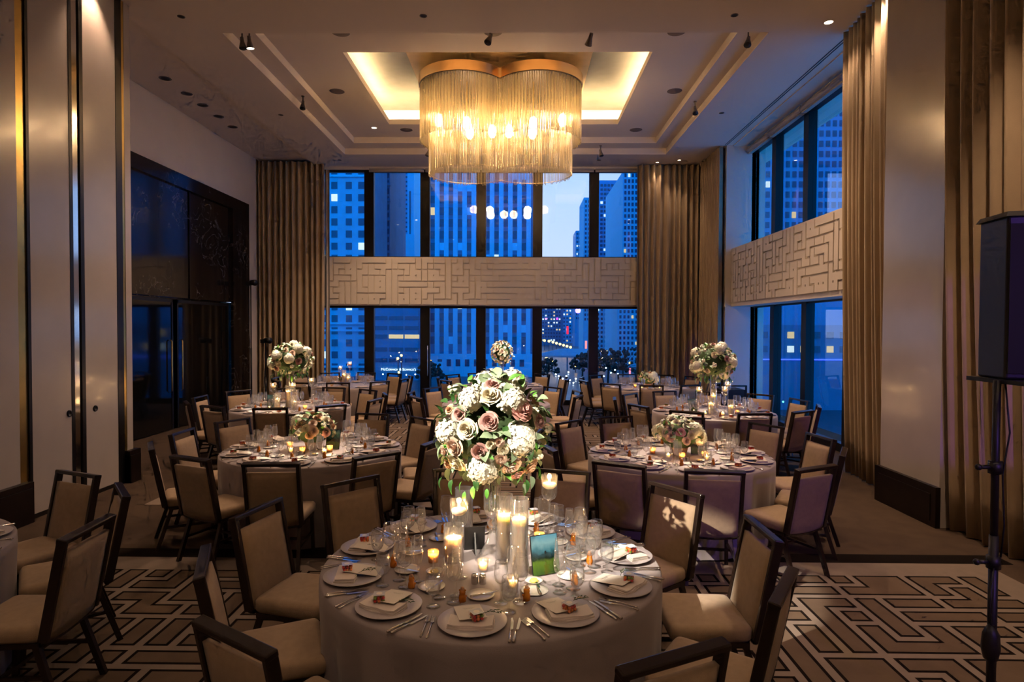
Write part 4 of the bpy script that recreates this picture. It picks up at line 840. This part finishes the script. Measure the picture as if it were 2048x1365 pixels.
# ------------------------------------------------------------------ loudspeaker and light stands
t = thing('speaker_stand', 'black tripod speaker stand at the right edge', 'speaker stand', (2.29, 3.0, .006))
b = B(); b.tube([(0, 0, .08), (0, 0, 1.05)], .020, 12); obj('lower_pole', b, M['black'], t); b = B(); b.tube([(0, 0, 1.0), (0, 0, 1.80)], .0165, 12); obj('upper_pole', b, M['black'], t)
for z in (.92, 1.38): b = B(); b.tube([(0, 0, z - .03), (0, 0, z + .03)], .03, 12); b.tube([(-.02, 0, z), (-.075, 0, z)], .010, 8); b.ball((-.08, 0, z), .016, 8, 6); obj('collar_knob', b, M['black'], t)
for k in range(3): a = k * 2.094 + .5; b = B(); b.beam((.02 * math.cos(a), .02 * math.sin(a), .30), (.42 * math.cos(a), .42 * math.sin(a), .01), .022, .014); obj('leg', b, M['black'], t)
b = B(); b.tube([(.03, -.01, 1.80), (.05, -.02, 1.55), (.02, -.02, 1.35), (.04, -.01, 1.1), (.02, -.02, .95)], .004, 6); b.tube([(-.02, -.03, .90), (-.04, -.035, .72), (-.03, -.04, .58)], .004, 6); obj('cable', b, M['black'], t)
b = B(); b.lathe([(0, .0), (.03, .01), (.04, .06), (.035, .13), (.015, .17), (0, .17)], 12, 0, (-.035, -.04, .46)); obj('power_brick', b, M['black'], t)
t = thing('loudspeaker', 'tall black loudspeaker on the stand at the right edge', 'loudspeaker', (2.36, 3.0, 1.81), 0)
b = B(); b.add([(-.05, -.02, 0), (.33, -.14, 0), (.33, .22, 0), (-.02, .20, 0), (-.05, -.02, .78), (.33, -.14, .78), (.33, .22, .78), (-.02, .20, .78)], [(3, 2, 1, 0), (4, 5, 6, 7), (0, 1, 5, 4), (1, 2, 6, 5), (2, 3, 7, 6), (3, 0, 4, 7)]); smooth_bevel(obj('cabinet', b, M['black'], t), .012, 3)
b = B(); b.add([(-.045, -.032, .03), (.32, -.150, .03), (.32, -.150, .74), (-.045, -.032, .74)], [(0, 1, 2, 3)]); g_ = obj('front_grille', b, M['grille'], t); sd = g_.modifiers.new('t', 'SOLIDIFY'); sd.thickness = .008
b = B(); b.add([(-.065, -.03, .775), (.34, -.16, .775), (.34, .23, .775), (-.035, .21, .775), (-.05, -.02, .80), (.33, -.14, .80), (.33, .22, .80), (-.02, .20, .80)], [(3, 2, 1, 0), (4, 5, 6, 7), (0, 1, 5, 4), (1, 2, 6, 5), (2, 3, 7, 6), (3, 0, 4, 7)]); obj('top_cap', b, M['black'], t)
b = B(); b.box(-.06, .34, -.15, .22, -.02, .0); obj('mount_plate', b, M['black'], t)
def light_stand(x, y, h, lab, aim_):
    t = thing('light_stand', lab, 'light stand', (x, y, 0), 0, 'black lighting stands by the left curtain')
    b = B(); b.tube([(0, 0, .02), (0, 0, h * .5)], .022, 10); obj('lower_pole', b, M['black'], t); b = B(); b.tube([(0, 0, h * .5), (0, 0, h)], .015, 10); obj('upper_pole', b, M['black'], t)
    b = B(); b.lathe([(0, 0), (.22, 0), (.22, .012), (.03, .03), (0, .03)], 20); obj('base', b, M['black'], t)
    b = B(); b.tube([(0, 0, h), (.02, 0, h + .05)], .02, 8); b.tube([(-.1, .02, h + .02), (.02, 0, h + .06), (.14, -.08, h + .05)], [.05, .065, .075], 12); b.box(-.10, .0, -.07, .05, h - .01, h + .08); obj('lamp_head', b, M['black'], t)
    b = B(); b.tube([(-.03, -.01, h), (-.06, -.02, h * .8), (-.02, -.02, h * .55), (-.05, -.02, h * .2), (-.03, -.02, .04)], .006, 5); obj('cable', b, M['black'], t)
light_stand(-6.5, 14.9, 3.05, 'tall black light stand with spot at the marble portal edge', None); light_stand(-6.15, 14.9, 1.66, 'shorter black light stand in front of the left curtain', None)

t = thing('equipment_cart', 'black wheeled cart by the right windows behind the tall bouquet', 'cart', (4.22, 12.5, 0))
b = B(); b.box(-.22, .22, -.3, .3, .10, .84); smooth_bevel(obj('cart_body', b, M['black'], t), .01)
for sx in (-.22, .22):
    b = B(); b.beam((sx, -.3, .10), (sx, -.3, .93), .03, .03); obj('post', b, M['black'], t)
    for sy in (-.25, .25): b = B(); b.tube([(sx * .85 - .015, sy, .05), (sx * .85 + .015, sy, .05)], .05, 12); obj('wheel', b, M['grille'], t)
b = B(); b.tube([(-.23, -.3, .92), (.23, -.3, .92)], .016, 8); obj('push_rail', b, M['black'], t)

# ------------------------------------------------------------------ the city outside
FP, GZ = 1240, -10.0
def wx(px, Y): return (px - 1040) * Y / FP
def wz(py, Y): return 2.05 - (py - 655) * Y / FP
b = B(); b.box(-400, 500, 18, 900, GZ - .5, GZ); struct('ground', b, M['asphalt'], 'dark street level outside the windows')
LIT = [emis('lit_window_warm', (1, .78, .45), .8), emis('lit_window_pale', (.75, .92, 1), 1.1)]
def pane(w_, h_, m): b = B(); b.box(-w_ / 2, w_ / 2, -.12, .05, -h_ / 2, h_ / 2); return b.mesh('window', m)
def building(name, label, px0, px1, top, Y, depth, wall, cols=(), rows=(), ww=10, wh=13, seed=0, lit=.03, pale=.0, bottom=None, side=None):
    """cols / rows: window centres in photo pixels, turned into metres at distance Y"""
    r = random.Random(seed); x0, x1, zt_ = wx(px0, Y), wx(px1, Y), (wz(top, Y) if top is not None else 70)
    t = thing(name, label, 'building', ((x0 + x1) / 2, Y, GZ), 0, 'buildings outside the windows'); cx = (x0 + x1) / 2
    b = B(); b.box(x0 - cx, x1 - cx, 0, depth, 0, zt_ - GZ); obj('facade', b, M[wall], t)
    ms = [pane(ww * Y / FP, wh * Y / FP, m) for m in (M['winglass'], M['winpale'], LIT[0], LIT[1])]
    for c in cols:
        for q in rows:
            if wz(q, Y) > zt_ - .5 or wz(q, Y) < GZ + .5: continue
            k = r.random(); link('window', ms[2 + (r.random() < .6)] if k < lit else ms[1] if k < lit + pale else ms[0], t, (wx(c, Y) - cx, 0, wz(q, Y) - GZ))
    if side:
        xf_, n, hw, pitch, Wd = side
        for k in range(n):
            for q in rows:
                kk = r.random(); link('window', ms[2 + (r.random() < .6)] if kk < lit else ms[0], t, (xf_ - cx, 1.5 + k * pitch, wz(q, Y) - GZ), PI / 2)
    return t
def bands(t, Y, px0, px1, pys, h, m, out=.5, name='cornice'):
    cx = t.location.x
    for p in pys: b = B(); b.box(wx(px0, Y) - cx, wx(px1, Y) - cx, -out, .2, wz(p, Y) - GZ - h / 2, wz(p, Y) - GZ + h / 2); obj(name, b, M[m], t)
def rng(a, b_, st): return [a + i * st for i in range(int((b_ - a) / st) + 1)]
t = building('stone_building', 'pale stone building with paired windows at the left window end', 630, 729, None, 150, 25, 'stone', (646, 668, 697, 722), rng(300, 745, 24.2), 12, 14, 1, .04); bands(t, 150, 628, 731, (354, 648, 662, 735), .5, 'stone2')
t = building('dark_tower', 'dark ribbed tower between the left window and glass tower', 744, 779, None, 180, 25, 'dstone', rng(748, 776, 7), rng(320, 520, 16), 3.5, 11, 2, .0); bands(t, 180, 742, 781, (371, 402, 440), .8, 'dstone', .9)
t = building('low_dark_building', 'low dark building with strip windows above the lit restaurant sign', 728, 836, 600, 140, 8, 'dstone', (), (), 10, 10, 3)
cx = t.location.x
for p, lit_ in ((637, 0), (657, 0), (674, 1), (700, 0), (722, 0)):
    for a, c in ((744, 774), (777, 806), (809, 838)):
        b = B(); b.box(wx(a, 140) - cx, wx(c, 140) - cx, -.1, .05, wz(p + 4, 140) - GZ, wz(p - 4, 140) - GZ); obj('window', b, LIT[0] if lit_ and a > 770 else M['winglass'], t)
cu = bpy.data.curves.new('sign_lettering', 'FONT'); cu.body = "McCormick & Schmick's"; cu.size = .80; cu.align_x = 'CENTER'; cu.extrude = .03
for ch_ in cu.body_format: ch_.use_small_caps = True
cu.materials.append(emis('sign_white', (.75, .92, 1), 2.2)); tmp_ = bpy.data.objects.new('lettering_source', cu); COL.objects.link(tmp_); bpy.context.view_layer.update(); me_ = bpy.data.meshes.new_from_object(tmp_.evaluated_get(bpy.context.evaluated_depsgraph_get())); bpy.data.objects.remove(tmp_); sg = link('sign_lettering', me_, t); sg.location = (wx(797, 140) - cx, -.4, wz(742, 140) - GZ); sg.rotation_euler = (PI / 2, 0, 0)
t = building('glass_tower', 'tall blue glass tower with a white edge at left', 776, 815, None, 260, 40, 'tower', rng(779, 812, 5.5), rng(320, 520, 9), 4, 3.5, 4, .02); cx = t.location.x
b = B(); b.box(wx(815, 260) - cx, wx(828, 260) - cx, -1, 30, 0, wz(300, 260) - GZ); obj('white_edge', b, M['stone2'], t); b = B(); b.box(wx(819, 260) - cx, wx(822, 260) - cx, -1.3, -1, wz(478, 260) - GZ, wz(385, 260) - GZ); obj('edge_slot', b, M['winglass'], t)
b = B(); b.box(wx(806, 255) - cx, wx(829, 255) - cx, -6, 0, 0, wz(470, 255) - GZ); obj('lower_block', b, M['stone2'], t)
building('small_tower', 'small dark tower right of the blue glass tower', 826, 848, 441, 300, 20, 'dstone', rng(829, 845, 5), rng(448, 600, 9), 3, 4, 5, .1)
# striped office block
E_ = building('striped_office_block', 'big office block with pale vertical piers behind the chandelier', 846, 1072, None, 152, 40, 'dstone', rng(865, 1060, 18.2), rng(330, 700, 23.4), 9.2, 15, 6, .035, .14); cx = E_.location.x
for p in rng(856, 1069, 18.2): b = B(); b.box(wx(p - 4.6, 152) - cx, wx(p + 4.6, 152) - cx, -.55, .1, wz(722, 152) - GZ, 78); obj('pier', b, M['stone2'], E_)
b = B(); b.box(wx(846, 152) - cx, wx(1072, 152) - cx, -.6, .1, 0, wz(708, 152) - GZ); obj('stone_base', b, M['stone2'], E_)
for p in rng(880, 1060, 18.2): b = B(); b.box(wx(p - 4.5, 152) - cx, wx(p + 4.5, 152) - cx, -.68, 0, wz(733, 152) - GZ, wz(719, 152) - GZ); obj('base_window', b, M['winglass'], E_)
b = B(); b.box(wx(862, 152) - cx, wx(886, 152) - cx, -.7, 0, wz(746, 152) - GZ, wz(724, 152) - GZ); obj('service_grille', b, M['winpale'], E_)
building('far_tower', 'distant slim tower low in the gap of sky', 1150, 1167, 462, 400, 20, 'tower2', rng(1153, 1165, 4), rng(468, 640, 8), 2.5, 4, 7, .1)
building('white_edged_tower', 'distant pale tower at the right of the sky gap', 1166, 1192, 396, 330, 25, 'stone', rng(1170, 1190, 6), rng(404, 640, 9), 3.5, 5, 8, .05)
t = building('balcony_tower', 'blue apartment tower with balcony lines at right', 1196, 1246, 362, 260, 30, 'tower', rng(1201, 1243, 7), rng(372, 640, 8.5), 5, 5, 9, .04); bands(t, 260, 1215, 1247, rng(380, 560, 8.5), .3, 'tower2', .9, 'balcony_slab')
t = building('grid_hotel', 'white gridded block with many bright windows behind the right curtain', 1243, 1292, 344, 200, 40, 'stone2', rng(1248, 1288, 7.2), rng(352, 640, 11.5), 4.2, 7, 10, .05)
canyon = building('canyon_tower', 'dark office tower across the bridge in the street gap', 1082, 1126, 590, 420, 30, 'dstone', rng(1086, 1123, 5.5), rng(596, 680, 7), 3, 3.2, 11, .28)
building('canyon_block', 'far block with scattered lights at the street end', 1124, 1184, 600, 480, 30, 'tower2', rng(1128, 1181, 6), rng(606, 690, 7.5), 3, 3.5, 12, .2)
building('street_side_block', 'grey block along the street at right', 1184, 1240, 585, 250, 8, 'stone', rng(1188, 1236, 7.5), rng(592, 700, 9), 4, 5, 13, .06)
building('pale_street_block', 'pale stone block next to the right end curtain', 1234, 1300, 560, 190, 8, 'stone2', rng(1240, 1296, 8), rng(570, 720, 10.5), 4, 6, 14, .04)
Y = 118; t = building('apartment_tower', 'blue gridded apartment tower seen through the right windows', 1508, 1740, None, Y, 45, 'tower2', rng(1516, 1735, 13), rng(150, 600, 20), 8, 12, 15, .07)
t = building('low_street_building', 'low dark building with blue neon line outside right windows', 1470, 1760, 648, 92, 20, 'dstone', rng(1500, 1740, 26), rng(668, 700, 28), 13, 13, 16, .3); cx = t.location.x
b = B(); b.box(wx(1470, 92) - cx, wx(1760, 92) - cx, -.2, 0, wz(718, 92) - GZ, wz(715.5, 92) - GZ); obj('neon_line', b, emis('blue_neon', (.05, .12, 1), 2.2), t)
# street station with pale hipped roof, signs
t = thing('street_station', 'pale roofed street station spanning the road outside', 'building', (wx(1150, 175), 175, GZ))
b = B(); w_ = 11.5; zr = wz(711, 175) - GZ; b.box(-w_, w_, 0, 5, zr - .5, zr); b.add([(-w_, 0, zr), (w_, 0, zr), (w_, 5, zr), (-w_, 5, zr), (-4, 2.5, zr + 1.9), (4, 2.5, zr + 1.9)], [(0, 1, 5, 4), (1, 2, 5), (2, 3, 4, 5), (3, 0, 4)]); obj('roof', b, M['roofblue'], t)
for k in range(6): b = B(); b.beam((-10.5 + k * 4.2, 1, 0), (-10.5 + k * 4.2, 1, zr - .4), .35, .35); obj('column', b, M['dstone'], t)
def glow(name, label, cat, group, px, py, Y, rpx, col, s_):
    b = B(); b.ball((0, 0, 0), rpx * Y / FP, 8, 5); tag(obj(name, b, emis('%s_%d_%d' % (name, int(col[1] * 100), int(s_)), col, s_), None, (wx(px, Y), Y, wz(py, Y))), label, cat, group)
def street_lamp(px, py, Y, rpx=2.4, s_=9):
    t = thing('street_lamp', (lambda q: 'yellow street lamp outside, ' + nth(q) + ' ' + q)(('right of the lower right windows' if px > 1500 else 'below the dark building at left' if px < 900 else 'in the row by the right end curtain' if px > 1190 else 'single one amid the road' if px > 1145 else 'in the far row above the station' if py < 700 else 'in the near row left of the road')), 'street lamp', (wx(px, Y), Y, GZ), 0, 'yellow street lamps outside'); h = wz(py, Y) - GZ
    b = B(); b.tube([(0, .3, 0), (0, .3, h), (0, 0, h + .2)], .09, 5); obj('post', b, M['black'], t); b = B(); b.ball((0, 0, h), rpx * Y / FP, 8, 5); obj('lamp_globe', b, emis('sodium_lamp', (1, .58, .10), 9), t)
ORD = ['1st', '2nd', '3rd', '4th', '5th', '6th', '7th', '8th', '9th', '10th', '11th']; CNT = {}
def nth(key): CNT[key] = CNT.get(key, -1) + 1; return ORD[CNT[key]] + ' from left'
for px, py, Y in ((1089, 681, 330), (1098, 682, 320), (1106, 684, 300), (1113, 686, 290), (1120, 688, 280), (1127, 690, 270), (1134, 692, 262), (1141, 694, 255), (1087, 711, 190), (1093, 715, 180), (1099, 719, 172), (1104, 722, 166), (1110, 726, 160), (1152, 731, 168), (1202, 711, 185), (1208, 711, 183), (1224, 717, 175), (1230, 718, 172), (1240, 721, 168), (1260, 725, 160), (795, 718, 125), (797, 746, 120), (802, 712, 128), (1622, 783, 80)): street_lamp(px, py, Y)
for i, (px, py) in enumerate(((1112, 748), (1116, 780), (1118, 752), (1126, 757), (1128, 770), (1133, 752), (1137, 744), (1140, 760), (1147, 765), (1152, 757), (1160, 764))):
    Y = 12.05 * FP / (py - 655) * .97; glow('car_headlight', 'white car headlight on the road outside, ' + nth('cars'), 'car light', 'car headlights outside', px, py, Y, 1.7, (.85, .95, 1), 7)
for px, py in ((765, 750), (812, 751), (830, 750), (1208, 752), (1212, 735), (1222, 745), (1230, 739), (1236, 747)): glow('path_light', 'small white lamp at street level outside, ' + nth('white'), 'street lamp', 'small white street lamps outside', px, py, 120, 1.5, (.7, .9, 1), 5)
glow('traffic_light', 'green traffic light beyond the back right chairs', 'traffic light', None, 1204, 762, 105, 2, (.05, 1, .6), 6); glow('traffic_light', 'teal traffic light outside the lower right windows', 'traffic light', None, 1565, 801, 60, 2, (.1, .9, .7), 4)
for px, py, w2_, h2_, Y, col, lab in ((1135, 660, 4, 16, 300, (1, .02, .06), 'red vertical neon sign in the street gap'), (1092, 637, 5, 3, 419.4, (.75, .3, 1), 'left violet sign on the dark canyon tower'), (1114, 637, 4, 4, 419.4, (.9, .1, 1), 'right violet sign on the dark canyon tower'), (1172, 690, 4, 18, 200, (1, .25, .25), 'pink banner sign beside the road'), (1260, 742, 3, 14, 130, (1, .25, .35), 'pink banner sign beside the right end curtain')):
    b = B(); k = Y / FP; b.box(-w2_ * k / 2, w2_ * k / 2, 0, .4, -h2_ * k / 2, h2_ * k / 2)
    if px in (1092, 1114): sg_ = obj('lit_sign', b, emis('sign_%d' % px, col, 1.6), canyon, (wx(px, Y) - canyon.location.x, Y - canyon.location.y, wz(py, Y) - GZ)); sg_['label'] = lab; continue
    tag(obj('lit_sign', b, emis('sign_%d' % px, col, 1.6), None, (wx(px, Y), Y, wz(py, Y))), lab, 'sign', 'lit signs outside')
for i, (px, Y, h) in enumerate(((1165, 150, 6), (1190, 140, 7), (1216, 135, 7.5), (1245, 130, 8), (860, 125, 5), (1095, 140, 5))):
    r = random.Random(50 + i); t = thing('street_tree', 'dark bare tree on the street outside, ' + ('before the station at right', 'behind a thick mullion right', 'in the second pane from right end', 'near the right end curtain', 'below the striped office block', 'at the left of the road')[i], 'tree', (wx(px, Y), Y, GZ), 0, 'street trees outside')
    b = B(); b.tube([(0, 0, 0), (.1, 0, h * .5)], [.25, .15], 6); obj('trunk', b, M['treed'], t); b = B()
    for k in range(60):
        a = r.uniform(0, 6.28); e = r.uniform(-.1, 1.4); L = r.uniform(.4, .62) * h; p = Vector((.1, 0, h * .4)); q = p + Vector((math.cos(a) * math.cos(e), math.sin(a) * math.cos(e), math.sin(e))) * L; b.tube([p, (p + q) / 2 + Vector((0, 0, .2)), q], [.08, .05, .02], 4); b.ball(q, r.uniform(.25, .5), 6, 4)
    obj('crown', b, M['treed'], t)
